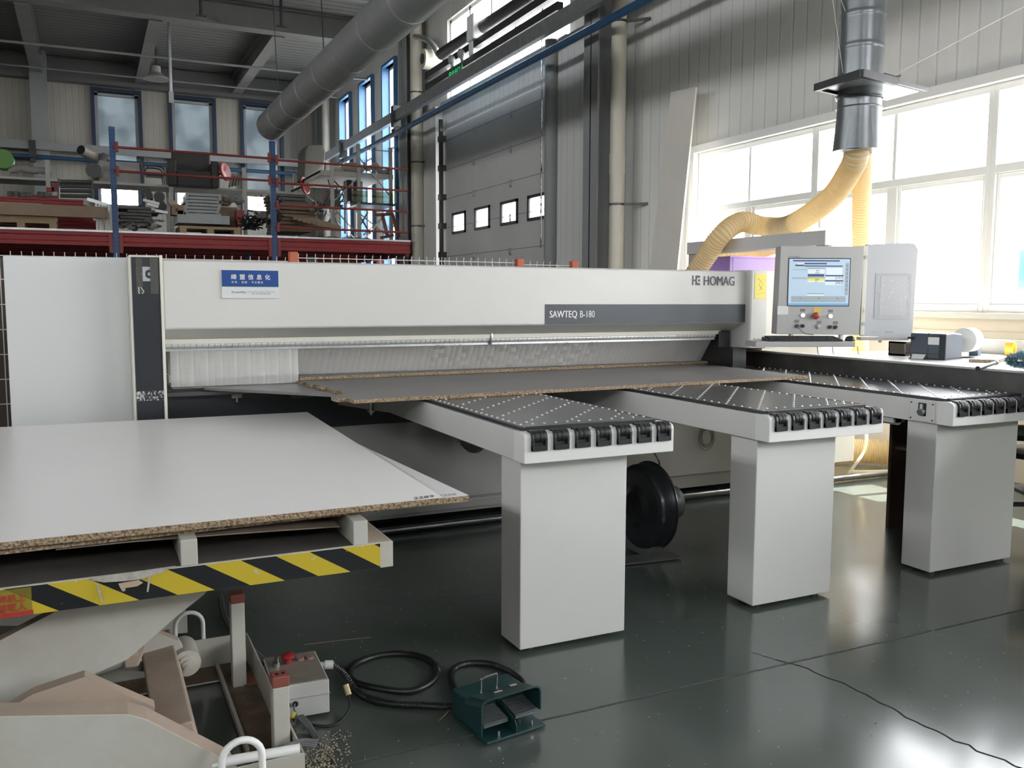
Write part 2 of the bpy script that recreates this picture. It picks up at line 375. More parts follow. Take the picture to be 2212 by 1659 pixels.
for (y0, y1, z0, z1) in SLITS:
    wn += 1; b = MB()
    b.box(6.42, 6.70, y1-.05, y1+.03, z0, z1).box(6.42, 6.70, y0-.03, y0+.05, z0, z1).box(6.42, 6.7, y0-.03, y1+.03, z1, z1+.06).box(6.42, 6.7, y0, y1, z0-.05, z0)
    f = struct(b.build('window_%d' % wn, BLUEFR)); q = MB()
    for zz in (z0, 3.1, 4.9, z1-.06): q.box(6.60, 6.66, y0+.05, y1-.05, zz, zz+.06)
    q.box(6.60, 6.66, y0+.05, y0+.11, z0, z1).box(6.60, 6.66, y1-.11, y1-.05, z0, z1)
    q.build('sash', FRAMEW, f); g = MB(); g.box(6.628, 6.632, y0+.05, y1-.05, z0, z1); g.build('pane', CLEAR, f)
# the long window over the roller door
wn += 1; b = MB(); y0, y1, z0, z1 = UPW
b.box(6.56, 6.64, y0, y1, z0, z0+.06).box(6.56, 6.64, y0, y1, z1-.06, z1)
for i in range(6): yy = y0 + (y1-y0-.06)*i/5; b.box(6.56, 6.64, yy, yy+.06, z0, z1)
b.box(6.57, 6.63, y0, y1, 5.98, 6.03); f = struct(b.build('window_%d' % wn, FRAMEW)); g = MB(); g.box(6.60, 6.604, y0, y1, z0, z1); g.build('pane', CLEAR, f)
b = MB(); b.box(6.38, 6.5, y0-.1, y1+.1, z0-.08, z0-.02); struct(b.build('trim_4', FRAMEW))
for (x0, x1, z0, z1) in FARW:
    wn += 1; b = MB(); b.box(x0-.07, x0+.02, 26.2, 26.5, z0, z1).box(x1-.02, x1+.07, 26.2, 26.5, z0, z1).box(x0-.07, x1+.07, 26.2, 26.5, z1, z1+.09)
    f = struct(b.build('window_%d' % wn, DBLUEFR)); q = MB()
    for xx in (x0+.02, x1-.10): q.box(xx, xx+.08, 26.30, 26.38, z0, z1)
    for zz in (z0, 4.36, 5.25, z1-.1): q.box(x0, x1, 26.30, 26.38, zz, zz+.07)
    q.build('sash', mat('sash_grey', (.36, .37, .38), .5), f)
    g = MB(); g.box(x0, x1, 26.34, 26.344, 4.4, z1); g.build('pane', FROST, f); g = MB(); g.box(x0, x1, 26.34, 26.344, z0, 4.4); g.build('pane', CLEAR, f)
    # soft shapes of the yard behind
for k, (x0, x1, z0, z1) in enumerate(BACK_FILLW):  # frames and panes of the added back openings
    wn += 1; b = MB()
    for i in range(5): xx = x0 + (x1-x0-.06)*i/4; b.box(xx, xx+.06, -6.62, -6.56, z0, z1)
    for zz in (z0, (z0+z1)/2, z1-.06): b.box(x0, x1, -6.62, -6.56, zz, zz+.06)
    f = struct(b.build('window_%d' % wn, FRAMEW)); g = MB(); g.box(x0, x1, -6.592, -6.588, z0, z1); g.build('pane', CLEAR, f)
for k, (y0, y1, z0, z1) in enumerate(LEFT_FILLW):  # frames and panes of the added left openings
    wn += 1; b = MB()
    for i in range(7): yy = y0 + (y1-y0-.06)*i/6; b.box(-9.12, -9.06, yy, yy+.06, z0, z1)
    for zz in (z0, (z0+z1)/2, z1-.06): b.box(-9.12, -9.06, y0, y1, zz, zz+.06)
    f = struct(b.build('window_%d' % wn, FRAMEW)); g = MB(); g.box(-9.092, -9.088, y0, y1, z0, z1); g.build('pane', CLEAR, f)
# roof steel
STEELPAINT = mat('roof_steel', (.25, .25, .245), .6, var=.15, vscale=2)
def ibeam(a, c, w, h, name, k=STEELPAINT):
    b = MB(); a = Vector(a); c = Vector(c)
    b.beam(a - Vector((0,0,h/2-.012)), c - Vector((0,0,h/2-.012)), w, .024).beam(a + Vector((0,0,h/2-.012)), c + Vector((0,0,h/2-.012)), w, .024).beam(a, c, .014, h-.04)
    return struct(b.build(name, k))
tn = 5
for x in (-6.0, -3.45, -.93, 1.50, 4.0): ibeam((x, 20.15, 7.33), (x, 26.25, 7.33), .26, .46, 'trim_%d' % tn); tn += 1
for y, hh in ((20.0, .50), (10.3, .6), (1.0, .6)): ibeam((-9, y, CEIL-.02-hh/2), (6.5, y, CEIL-.02-hh/2), .34, hh, 'trim_%d' % tn); tn += 1
b = MB(); b.box(-9, 6.5, 26.0, 26.3, 6.98, 7.08).box(-9, 6.5, 26.2, 26.3, 7.08, 7.6); struct(b.build('trim_%d' % tn, mat('eave_dark', (.16, .16, .16), .6))); tn += 1
for y in (12.6, 15.0, 17.5): ibeam((-9, y, 7.45), (6.5, y, 7.45), .14, .24, 'trim_%d' % tn); tn += 1
# steel columns
def column(x0, x1, y0, y1, n_):
    b = MB(); b.box(x0, x0+.025, y0, y1, 0, CEIL).box(x1-.025, x1, y0, y1, 0, CEIL).box(x0, x1, (y0+y1)/2-.012, (y0+y1)/2+.012, 0, CEIL)
    return struct(b.build('trim_%d' % n_, GREYCOL))
for (y0, y1) in ((10.1, 10.46), (17.72, 18.18), (25.6, 25.98), (1.9, 2.3)): column(6.08, 6.49, y0, y1, tn); tn += 1
for x in (-.9, -5.5): b = MB(); b.box(x-.2, x+.2, 25.9, 26.3, 0, CEIL); struct(b.build('trim_%d' % tn, GREYCOL)); tn += 1
for (y0, y1) in ((10.62, 11.9), (16.75, 17.6)):
    b = MB(); b.box(6.36, 6.5, y0, y1, 0, 5.2); struct(b.build('trim_%d' % tn, CLAD_R)); tn += 1

# sectional roller door
door = wall_grid(6.44, 12.0, 16.45, 0, 4.68, [(yc-.29, yc+.29, 2.70, 3.02) for yc in (15.72, 14.62, 13.5, 12.47)], .04, 'x', lambda y, z: 0)
d = struct(door.build('door_1', [mat('door_panel', (.64, .635, .62), .5, var=.12, vscale=1.2)]))
b = MB(); zz = .56
while zz < 4.6: b.box(6.4375, 6.4395, 12.0, 16.45, zz, zz+.008); zz += .56
b.build('section_joint', mat('joint_dark', (.14, .14, .14), .7), d)
for k, yc in enumerate((15.72, 14.62, 13.5, 12.47)):
    b = MB(); y0, y1, z0, z1 = yc-.33, yc+.33, 2.66, 3.06
    b.box(6.415, 6.44, y0, y1, z0, z0+.045).box(6.415, 6.44, y0, y1, z1-.045, z1).box(6.415, 6.44, y0, y0+.045, z0, z1).box(6.415, 6.44, y1-.045, y1, z0, z1)
    o = b.build('door_window', BLACKP, d); g = MB(); g.box(6.43, 6.437, y0+.04, y1-.04, z0+.04, z1-.04)
    g.build('pane', glassmat('milky_pane', (.55, .57, .58), .2, .08), o)
for yc in (15.0, 13.45):
    for j in range(8):
        b = MB(); z0 = .5+.56*j; b.box(6.425, 6.44, yc-.03, yc+.03, z0-.03, z0+.09); b.box(6.41, 6.44, yc-.015, yc+.015, z0, z0+.06); b.build('hinge', GALV, d)
for ys in (16.47, 11.97):
    b = MB(); b.box(6.33, 6.40, ys-.03, ys+.03, 0, 4.9); b.build('door_track', DSTEEL, d)
    for j in range(8): b = MB(); b.box(6.32, 6.45, ys-.09, ys+.06, .55+.56*j, .66+.56*j); b.build('roller_bracket', DSTEEL, d)
b = MB(); b.cyl((6.30, 11.78, 0), (6.30, 11.78, 5.2), .10, 14); tag(b.build('guard_post', GREYCOL, smooth=True), 'dark grey round steel post at the right edge of the roller door', 'post')
b = MB(); p0, p1 = at(1171, 80, 'x', 6.33), at(1168, 540, 'x', 6.33)
n = 60
for i in range(n):
    c = p0.lerp(p1, i/n); b.obox(c, (.012, .03 if i % 2 else .012, .05))
tag(b.build('pull_chain', STEEL), 'thin metal chain hanging in front of the roller door', 'chain')
# shaft, motor and rails over the door
b = MB(); a, c = at(954, 117, 'x', 6.2), at(1225, -58, 'x', 6.2); b.cyl(a, c, .11, 14)
sh = tag(b.build('torsion_shaft', DSTEEL, smooth=True), 'thick dark shaft tube running across the window over the roller door', 'shaft')
t = thing('door_motor', 'small white motor box on the shaft over the roller door', 'motor', at(1032, 85, 'x', 6.1))
b = MB(); c = at(1032, 62, 'x', 6.15); b.obox(c, (.3, .3, .42)); b.build('housing', FRAMEW, t, bevel=.02); b = MB(); b.obox(c+Vector((0, .1, -.3)), (.18, .2, .25)); b.build('gearbox', FRAMEW, t, bevel=.02)
t = thing('extractor_fan', 'round cream fan drum fixed to the wall left of the bright upper window', 'fan', at(938, 130, 'x', 6.3))
b = MB(); c = at(936, 130, 'x', 6.3); b.cyl(c+Vector((-.22, 0, 0)), c+Vector((.12, 0, 0)), .19, 24); b.build('drum', PVC, t, smooth=True)
b = MB(); b.cyl(c+Vector((-.235, 0, 0)), c+Vector((-.22, 0, 0)), .10, 18); b.build('inlet', DSTEEL, t, smooth=True)
b = MB(); b.box(c.x+.1, 6.5, c.y-.05, c.y+.05, c.z-.05, c.z+.05); b.build('bracket', DSTEEL, t)
b = MB(); b.tube(spline([at(885, 78, 'x', 6.2), at(905, 80, 'x', 6.2), at(925, 88, 'x', 6.2), at(940, 104, 'x', 6.25), at(948, 122, 'x', 6.28)]), .055, 12)
tag(b.build('bent_conduit', GALV, smooth=True), 'silver conduit bending down to the cream fan beside the bright upper window', 'pipe')
for (za, lab) in ((5.62, 'upper'), (5.35, 'lower')):
    b = MB(); a = at(923, 165 if lab == 'upper' else 190, 'x', 6.12); b.beam((6.12, a.y, a.z), (6.12, 11.2, a.z), .10, .12)
    tag(b.build('door_rail', DSTEEL), '%s of the two dark steel rails crossing the bright window over the door' % lab, 'rail')
# EXIT sign
p = at(984, 157, 'x', 6.0)
t = thing('exit_sign', 'small green lit escape sign hanging left of the upper window', 'sign', p)
b = MB(); b.box(p.x-.02, p.x+.02, p.y-.30, p.y+.30, p.z-.12, p.z+.12); b.build('housing', mat('sign_green_dark', (.02, .12, .06), .5), t, bevel=.01)
text('lettering', '安全出口', .135, (p.x-.022, p.y+.27, p.z-.055), mat('sign_green', (.1, .8, .3), .5, emit=.5), t, rot=(PI/2, 0, -PI/2))
for yy in (.14, -.30): b = MB(); b.ball((p.x-.02, p.y+yy, p.z+.25), .085, 12, (.8, .8, 1)); b.build('lamp_head', GREYCOL, t, smooth=True); b = MB(); b.cyl((p.x, p.y+yy, p.z+.11), (p.x, p.y+yy, p.z+.2), .03, 8); b.build('lamp_neck', GREYCOL, t)

# drain pipes on the right wall
def drain(y, x, r, label, joints, brackets):
    t = thing('drain_pipe', label, 'pipe', (x, y, 0)); b = MB(); b.cyl((x, y, 0), (x, y, CEIL), r, 24); b.build('pipe', PVC, t, smooth=True)
    for z in joints: b = MB(); b.cyl((x, y, z), (x, y, z+.26), r*1.06, 24); b.build('coupling', PVC, t, smooth=True)
    for z in brackets:
        b = MB(); b.cyl((x, y, z), (x, y, z+.03), r*1.05, 24); b.beam((x, y-.02, z+.015), (6.49, y-.3, z+.015), .03, .03); b.build('clamp', DSTEEL, t)
drain(9.82, 6.22, .098, 'wide cream drain pipe on the wall between the door and the leaning board', [3.02], [2.62, 4.9, .5])
drain(17.55, 6.25, .125, 'cream drain pipe beside the grey column left of the roller door', [1.8], [2.9, 4.2, 5.6, 1.2])
drain(24.9, 6.2, .11, 'far white drain pipe near the corner of the hall', [], [4.0])

# long services on the wall: square rail and blue pipe, right wall then far wall
RL = []
for nm, z, m_, r, label, cat in (('service_rail', 5.14, GALV, .075, 'long grey square rail running along the right wall above the storage deck', 'rail'),
                                 ('service_pipe', 4.80, BLUEPIPE, .05, 'long blue pipe running along the right wall below the grey rail', 'pipe')):
    b = MB()
    if r == .075: b.beam((5.85, -6, z), (5.85, 25.6, z), .09, .20)
    else:
        b.cyl((5.85, -6, z), (5.85, 25.6, z), r, 12)
    tag(b.build(nm, m_, smooth=(r == .05)), label, cat)
b = MB(); b.beam((-9, 25.8, 5.26), (5.7, 25.8, 5.26), .08, .20); tag(b.build('service_rail', GREYCOL), 'long grey square rail running across the far wall above the storage shelves', 'rail')
b = MB(); b.cyl((-9, 25.8, 5.0), (5.7, 25.8, 4.96), .055, 12); tag(b.build('service_pipe', BLUEPIPE, smooth=True), 'long blue pipe running across the far wall below the square rail', 'pipe')
for u, v in ((855, 250), (742, 320), (70, 320)):
    c = at(u, v, 'x', 5.85) if u > 100 else at(u, v, 'y', 25.8)
    b = MB(); b.obox(c + Vector((0, 0, -.02)), (.16, .16, .42)); b.obox(c+Vector((0, 0, -.3)), (.12, .25, .08))
    tag(b.build('pipe_bracket', BLACKP), {855: 'black clamp joining the rail and blue pipe by the cream drain pipe', 742: 'black clamp on the blue pipe at the farthest blue window', 70: 'black clamp joining rail and pipe on the far wall above the green drum'}[u], 'bracket')

# big spiral duct under the roof
P0 = Vector((3.18, 16.9, 4.58)); P1 = Vector((3.05, 3.2, 4.42))
t = thing('spiral_duct', 'long silver spiral ventilation duct hung under the roof', 'duct', P0)
n = 230; pts = []; rs = []
for i in range(n*2+1):
    pts.append(P0.lerp(P1, i/(n*2))); rs.append(.2605 if i % 2 else .252)
b = MB(); b.tube(pts, rs, 40, cap=False); b.cyl(P0+Vector((0, .0, 0)), P0+Vector((0, -.012, 0)), .25, 40); b.build('duct_wall', mat('spiral_metal', (.50, .51, .51), .33, metal=.55, var=.15, vscale=8), t, smooth=True)
for i in range(1, 12):
    c = P0.lerp(P1, i/12); b = MB(); b.cyl(c+Vector((0, -.03, 0)), c+Vector((0, .03, 0)), .2615, 40); b.build('collar', MATS['spiral_metal'], t, smooth=True)
for i in (1, 4, 7, 10):
    c = P0.lerp(P1, i/12)+Vector((0, .3, 0)); b = MB(); b.beam(c+Vector((0, 0, .2)), (c.x-.1, c.y, CEIL), .03, .008); b.build('hanger_strap', DSTEEL, t)
# thin roof pipes, drop rod and pendant lamp
for (a, c, r, lab) in (((-9, 21.9, 6.75), (6.4, 21.5, 6.75), .028, 'thin sprinkler pipe under the roof nearest the far windows'),
                       ((-9, 17.6, 7.1), (6.4, 17.0, 7.1), .035, 'thin pale sprinkler pipe under the roof above the spiral duct'),
                       ((-9, 24.6, 6.9), (6.4, 24.4, 6.9), .022, 'thin cable line under the roof close to the far wall')):
    b = MB(); b.cyl(a, c, r, 8); tag(b.build('roof_pipe', GREYCOL, smooth=True), lab, 'pipe')
a = at(370, 219, 'y', 21.0); b = MB(); b.cyl(a, (a.x, a.y, CEIL), .035, 8); b.box(a.x-.05, a.x+.05, a.y-.05, a.y+.05, a.z-.02, a.z+.2)
tag(b.build('drop_rod', GALV), 'thin vertical pipe hanging from the roof beside the middle far window', 'pipe')
c = at(338, 172, 'y', 22.5); t = thing('pendant_lamp', 'dusty high bay lamp hanging on a cable under the roof', 'lamp', c)
b = MB(); b.lathe(c, (0, 0, 1), [(0, .30), (.03, .29), (.10, .17), (.16, .10), (.30, .10), (.32, .02)], 24); b.build('lamp_shade', mat('lamp_dusty', (.32, .31, .29), .5), t, smooth=True)
b = MB(); b.cyl(c+Vector((0, 0, .3)), (c.x, c.y, CEIL), .012, 6); b.build('cable', BLACKP, t)
for u in (435, 608):
    c = at(u, 60, 'y', 18.2); b = MB(); b.cyl((c.x, 18.2, 6.75), (c.x, 18.2, CEIL), .03, 6); b.obox((c.x, 18.2, 6.75), (.2, .06, .04))
    tag(b.build('roof_hanger', DSTEEL), 'short dark hanger rod under the roof, the %s one' % {435: 'one over the pallets', 608: 'one beside the spiral duct'}[u], 'rod')
# ================================================================== the panel saw
saw = thing('panel_saw', 'long white beam panel saw with a dark stripe spanning the middle of the hall', 'machine', (2.3, 5.6, 0))
def profile_x(pts, x0, x1): return MB().prism([(x0, y, z) for y, z in pts], (x1-x0, 0, 0))
# beam cover
b = profile_x([(4.95, 1.612), (4.95, 1.262), (4.956, 1.255), (5.10, 1.195), (5.50, 1.195), (5.50, 1.60), (5.46, 1.625), (4.965, 1.620)], .362, 4.222)
b.build('beam_cover', WHITE, saw, bevel=.004)
b = MB(); b.box(.362, 4.12, 5.085, 5.10, 1.17, 1.196); b.build('cover_lip', CREAM, saw)
b = MB(); b.box(2.611, 4.222, 4.9475, 4.9505, 1.259, 1.386); b.build('stripe', STRIPE, saw)
for dx in (-.0012, 0, .0012): text('lettering', 'SAWTEQ', .062, (2.642+dx, 4.9460+dx*.2, 1.302), PAPER, saw, bold=0, sx=.80, depth=.0002)
text('lettering', 'B-180', .062, (2.862, 4.9465, 1.302), PAPER, saw, sx=.78)
for dx in (-.0024, -.0008, .0008, .0024): text('lettering', 'HOMAG', .092, (3.847+dx, 4.9485+.15*dx, 1.517), STRIPE, saw, bold=0, sx=.80, depth=.0002)
def logo(x, z, h, m, y, name='logo', parent=None):
    """the H with a C mark: an H and a block with a round bite"""
    b = MB(); t = .0012; w_ = h*.17
    b.box(x, x+w_, y-t, y, z, z+h).box(x+w_, x+h*.42, y-t, y, z+h*.42, z+h*.57)
    b.box(x+h*.42, x+h*.60, y-t, y, z, z+h)
    x1 = x+h*1.02; cx_, cz, r = x+h*.86, z+h*.5, h*.30; xa = x+h*.60; N = 14
    for i in range(N):
        u0 = xa+(x1-xa)*i/N; u1 = xa+(x1-xa)*(i+1)/N; um = (u0+u1)/2; q = r*r-(um-cx_)**2; k = math.sqrt(q) if q > 0 else 0
        if k == 0: b.box(u0, u1, y-t, y, z, z+h)
        else: b.box(u0, u1, y-t, y, z, cz-k).box(u0, u1, y-t, y, cz+k, z+h)
    b.cyl((cx_+h*.02, y-t, cz), (cx_+h*.02, y, cz), h*.13, 16)
    return b.build(name, m, parent)
logo(3.752, 1.517, .066, STRIPE, 4.9495, parent=saw)
# left column: cream edges, dark front with a taped emblem
b = MB(); b.box(.200, .212, 4.945, 5.55, .02, 1.635).box(.345, .360, 4.93, 5.55, .02, 1.640).box(.212, .345, 5.00, 5.55, .02, 1.63).box(.2, .36, 4.94, 5.0, 1.628, 1.638)
b.build('column_frame', CREAM, saw, bevel=.002)
SCUFF = mat('scuffed_navy', (.016, .02, .028), .38, var=.2, vscale=90, var2=(.6, .6, .58), thresh=(.52, .56))
b = MB(); b.box(.212, .345, 4.94, 5.0, .935, 1.628).box(.212, .345, 4.94, 5.0, .3, .885); b.build('column_front', NAVY, saw)
b = MB(); b.box(.212, .345, 4.9405, 5.0, .885, .935); b.build('scuffed_band', SCUFF, saw)
logo(.232, 1.505, .074, mat('emblem_grey', (.42, .44, .46), .4), 4.9395, 'emblem', saw)
FOIL = mat('tape_film', (.10, .10, .105), .08, spec=1.0, bump=1.0, bscale=22, coat=1.0)
b = MB(); b.box(.232, .262, 4.9362, 4.9378, 1.44, 1.625).box(.298, .338, 4.9362, 4.9378, 1.44, 1.625)
b.build('clear_tape', glassmat('tape_glass', (.55, .56, .57), .08, .35), saw)
for dx, s_ in ((-.012, 1), (.035, -1)):
    b = MB(); b.tube([(.244+dx*.2, 4.936, 1.475), (.249+dx*.5, 4.936, 1.452), (.247+dx*.3, 4.936, 1.441)], .0018, 6); b.build('tape_crease', PAPER, saw)
# white side panel left of the column, mesh fence stands beyond
b = MB(); b.box(-.372, .200, 5.12, 5.16, .06, 1.628); b.build('side_panel', mat('panel_cool_white', (.66, .67, .67), .4), saw, bevel=.003)
# dark bed, slotted table plate and white base
b = MB(); b.box(.36, 4.55, 5.10, 5.7, .665, .925); b.build('bed', NAVY, saw, bevel=.004)
b = MB(); b.box(.37, 1.0, 5.02, 5.10, .892, .910); b.build('bed_rail', DSTEEL, saw)
b = MB(); b.prism([(.56, 5.06, .916), (1.02, 4.55, .916), (1.15, 4.40, .916), (1.15, 5.25, .916), (.56, 5.25, .916)], (0, 0, .014)); b.box(1.15, 4.45, 5.07, 5.7, .912, .926); b.box(.4, .56, 5.1, 5.7, .925, .93)
b.build('table_plate', mat('worn_plate', (.30, .30, .295), .35, metal=.6, var=.25, vscale=7), saw)
b = MB(); b.obox((.735, 5.09, .873), (.055, .02, .022)); b.cyl((.735, 5.08, .862), (.735, 5.08, .84), .006, 8); b.build('clamp_block', GREYP, saw)
b = MB(); b.box(1.04, 1.17, 5.094, 5.099, .845, .905); b.build('type_plate', mat('brass_plate', (.11, .10, .05), .45, metal=.4), saw)
b = MB(); b.obox((.42, 5.05, .70), (.085, .02, .12)); b.build('yellow_lever', mat('ochre_plastic', (.58, .33, .08), .5), saw, bevel=.008)
BASE = mat('base_grey', (.50, .50, .48), .45, var=.12, vscale=1.6)
b = MB(); b.box(.36, 2.9, 5.12, 5.9, .16, .665).box(.36, 2.9, 5.05, 5.9, .085, .16); b.build('base_cabinet', BASE, saw, bevel=.004)
b = MB(); b.box(.36, 2.9, 5.03, 5.05, .11, .15); b.build('base_ledge', BASE, saw, bevel=.002)
b = MB(); b.box(2.95, 4.5, 5.10, 5.9, .155, .665).box(2.95, 4.3, 5.14, 5.9, .05, .155); b.build('base_cabinet', mat('base_warm', (.60, .57, .50), .45, var=.08, vscale=1.5), saw, bevel=.004)
b = MB(); b.box(4.52, 5.50, 5.10, 5.9, .13, 1.60); b.build('electric_cabinet', CREAM, saw, bevel=.005)
b = MB(); b.box(4.6, 5.4, 5.2, 5.8, 0, .13); b.box(.5, 4.3, 5.3, 5.8, 0, .09); b.build('plinth', mat('plinth_black', (.03, .03, .03), .7), saw)
b = MB(); b.cyl((.9, 5.00, .028), (6.3, 5.00, .028), .022, 12); tag(b.build('floor_pipe', STEEL, smooth=True), 'bright steel pipe lying along the floor in front of the saw base', 'pipe')
# right head: grey side, cream front with note
b = MB(); b.prism([(4.222, 4.915, 1.075), (4.226, 4.903, 1.075), (4.238, 4.899, 1.075), (4.377, 4.899, 1.075), (4.377, 5.5, 1.075), (4.222, 5.5, 1.075)], (0, 0, .552)); b.build('head_cover', WHITE, saw, bevel=.004)
b = MB(); b.prism([(4.379, 4.91, 1.07), (4.49, 4.92, 1.07), (4.49, 5.5, 1.07), (4.379, 5.5, 1.07)], (0, 0, .553)); b.build('head_side', CREAM, saw, bevel=.004)
b = MB(); b.box(4.14, 4.26, 4.97, 5.5, .927, 1.075).box(4.10, 4.20, 5.08, 5.4, 1.075, 1.19); b.build('guide_block', DSTEEL, saw)
b = MB(); b.box(4.262, 4.276, 4.888, 4.899, 1.09, 1.125); b.build('latch', BLACKP, saw)
# curtain tube with fine rings, hook, and the strip curtain
b = MB(); xs = .372; pts = []; rs = []
for i in range(118):
    x = .372 + (4.08-.372)*i/117; pts += [(x-.001, 5.115, 1.162), (x, 5.115, 1.162), (x+.002, 5.115, 1.162)]; rs += [.0215, .0185, .0215]
b.tube(pts, rs, 16); b.build('curtain_tube', mat('tube_bright', (.55, .55, .54), .3, metal=.3), saw, smooth=True)
b = MB(); b.box(.372, 4.08, 5.105, 5.125, 1.130, 1.143); b.build('curtain_rail', GALV, saw)
b = MB(); b.tube(spline([(2.28, 5.115, 1.205), (2.30, 5.09, 1.205), (2.30, 5.085, 1.17), (2.30, 5.095, 1.13)]), .009, 8); b.build('hook', STEEL, saw, smooth=True)
# strips hang straight at the left end and lean out over the boards further right
b = MB(); n = 96
for i in range(n):
    x0 = .395 + (4.06-.395)*i/n; x1 = .395 + (4.06-.395)*(i+1.12)/n; lean = 0 if x0 < 1.08 else 1
    zt = 1.134; zb = .934 if not lean else .9645
    k = .16 if (1.9 < x0 < 3.1) else .03; y0 = 5.112 + (i % 2)*.003; sh = .10*min(1, max(0, (x0-1.05)/1.2))
    P = []
    for j in range(7):
        t = j/6; yy = y0 + (.165*t if lean else 0) + random.uniform(-k, k)*.04; P.append((x0 + sh*t*.3, yy, zt + (zb-zt)*t, x1 + sh*t*.3))
    for j in range(6):
        a, c = P[j], P[j+1]; xm = (a[0]+a[3])/2; xn = (c[0]+c[3])/2; bow = -.004 - .004*(k > .05)
        b.add([(a[0], a[1], a[2]), (xm, a[1]+bow, a[2]), (a[3], a[1], a[2]), (c[0], c[1], c[2]), (xn, c[1]+bow, c[2]), (c[3], c[1], c[2])], [(0, 3, 4, 1), (1, 4, 5, 2)])
b.build('strip_curtain', CURT, saw, smooth=True)
b = MB(); b.box(.40, 4.10, 5.33, 5.35, .965, 1.19); b.build('inner_plate', mat('inner_pale', (.62, .61, .58), .5), saw)
b = MB(); b.box(.385, .62, 5.14, 5.16, .955, 1.0); b.obox((.555, 5.135, 1.02), (.018, .012, .13)); b.build('stop_bracket', GALV, saw, bevel=.002)
# taped hose loop under the bed, coil of thin cable on the base
b = MB(); P = spline([(1.95, 4.75, .80), (1.93, 4.7, .70), (1.96, 4.66, .62), (2.02, 4.7, .58), (2.06, 4.85, .66), (2.08, 5.05, .8)], 8)
rs = [.062 if i % 2 else .056 for i in range(len(P))]; b.tube(P, rs, 16)
tag(b.build('air_hose', HOSED, smooth=True), 'dusty ribbed hose loop hanging under the nearest support table', 'hose')
c = at(1525, 947, 'y', 5.08)
b = MB()
for k in range(5):
    pts = []; dx, dz, rr = random.uniform(-.012, .012), random.uniform(-.02, .0), random.uniform(.055, .085)
    for i in range(25): a = 2*PI*i/24; pts.append((c.x+dx+rr*math.cos(a)*.85, 5.078-.003*k, c.z+.02+dz+rr*1.1*math.sin(a)))
    b.tube(pts, .0028, 5)
b.tube([(c.x-.03, 5.07, c.z+.10), (c.x+.03, 5.07, c.z+.115), (c.x+.075, 5.065, c.z+.09)], .0045, 6)
tag(b.build('cable_coil', mat('cable_beige', (.30, .26, .19), .5), smooth=True), 'small coil of thin beige cable hanging on the saw base behind the middle table', 'cable')

# notes and signs stuck on
t = thing('wall_sign', 'blue and white acrylic sign stuck on the upper left of the saw beam', 'sign', (.80, 4.945, 1.42))
b = MB(); b.box(.651, .952, 4.940, 4.949, 1.418, 1.570); b.build('backing', mat('sign_white', (.70, .72, .72), .25), t, bevel=.001)
b = MB(); b.box(.653, .951, 4.9385, 4.9401, 1.481, 1.569); b.build('blue_field', mat('sign_blue', (.022, .075, .28), .15, coat=.5), t)
b = MB(); b.box(.653, .951, 4.9388, 4.9401, 1.4785, 1.481); b.build('green_line', mat('sign_lime', (.5, .6, .3), .4), t)
for i, chh in enumerate('缔盟信息化'): text('lettering', chh, .030, (.700+i*.0445, 4.938, 1.522), PAPER, t, bold=.0004)
text('lettering', '市场 · 定制 · 专业服务', .0135, (.702, 4.938, 1.500), PAPER, t, space=1.42)
text('lettering', 'DreamMax', .017, (.702, 4.9398, 1.446), mat('sign_blue', (0, 0, 0)), t)
text('lettering', 'Nanning Nanhai / Hunan Jinan / Chengdu China', .0075, (.785, 4.9398, 1.452), GREYINK, t)
text('lettering', '佛山 济南 成都 沈阳 西安', .009, (.808, 4.9398, 1.440), GREYINK, t)
b = MB(); b.quad((4.288, 4.858, 1.415), (4.352, 4.888, 1.415), (4.352, 4.888, 1.585), (4.288, 4.858, 1.585)); 
b = MB(); b.prism([(4.259, 4.8985, 1.425), (4.364, 4.8985, 1.425), (4.364, 4.8985, 1.600), (4.259, 4.8985, 1.600)], (0, -.0014, 0))
t = thing('yellow_note', 'yellow handwritten note taped to the cream head of the saw', 'note', (4.31, 4.8985, 1.5)); b.build('paper', YNOTE, t)
def note_line(p, q): 
    A = Vector((4.259, 4.8965, 0)); B = Vector((4.364, 4.8965, 0)); f = lambda s, z: A.lerp(B, s)+Vector((0, 0, z+.012)); return [f(*p), f(*q)]
b = MB()
for p, q in (((.3, 1.555), (.75, 1.515)), ((.7, 1.56), (.35, 1.52)), ((.35, 1.51), (.7, 1.475)), ((.65, 1.51), (.4, 1.47)), ((.2, 1.44), (.5, 1.45)), ((.5, 1.45), (.9, 1.457)), ((.2, 1.56), (.35, 1.545)), ((.75, 1.55), (.9, 1.545))): b.tube(note_line(p, q), .0007, 4)
b.build('handwriting', GREYINK, t)

# ------------------------------------------------------------------ the three air cushion support tables
def roller_set(t, x, y, z, wfac=1.0):
    hw = .032*wfac
    b = MB()
    prof = [(y+.035, z+.001), (y+.035, z+.007), (y+.008, z+.008), (y-.010, z-.004), (y-.014, z-.02), (y-.014, z-.064), (y-.010, z-.068), (y-.0005, z-.068), (y-.0005, z-.02), (y+.010, z+.001)]
    for s_ in (-1, 1): b.prism([(x+s_*hw-(.009 if s_ > 0 else 0), yy, zz) for yy, zz in prof], (.009, 0, 0))
    b.box(x-hw, x+hw, y-.013, y-.0005, z-.068, z-.048); b.box(x-hw, x+hw, y-.0025, y-.0004, z-.06, z-.012); b.box(x-hw, x+hw, y+.022, y+.035, z+.001, z+.007)
    o = b.build('roller_bracket', BLACKP, t)
    b = MB(); b.lathe((x-hw+.0095, y+.006, z-.016), (1, 0, 0), [(0, .020), (.003, .0235), (.020, .0235), (.022, .021), (.024, .0235), (.042*wfac, .0235), (.045*wfac, .020)], 20)
    b.build('roller', RUBBER, o, smooth=True)
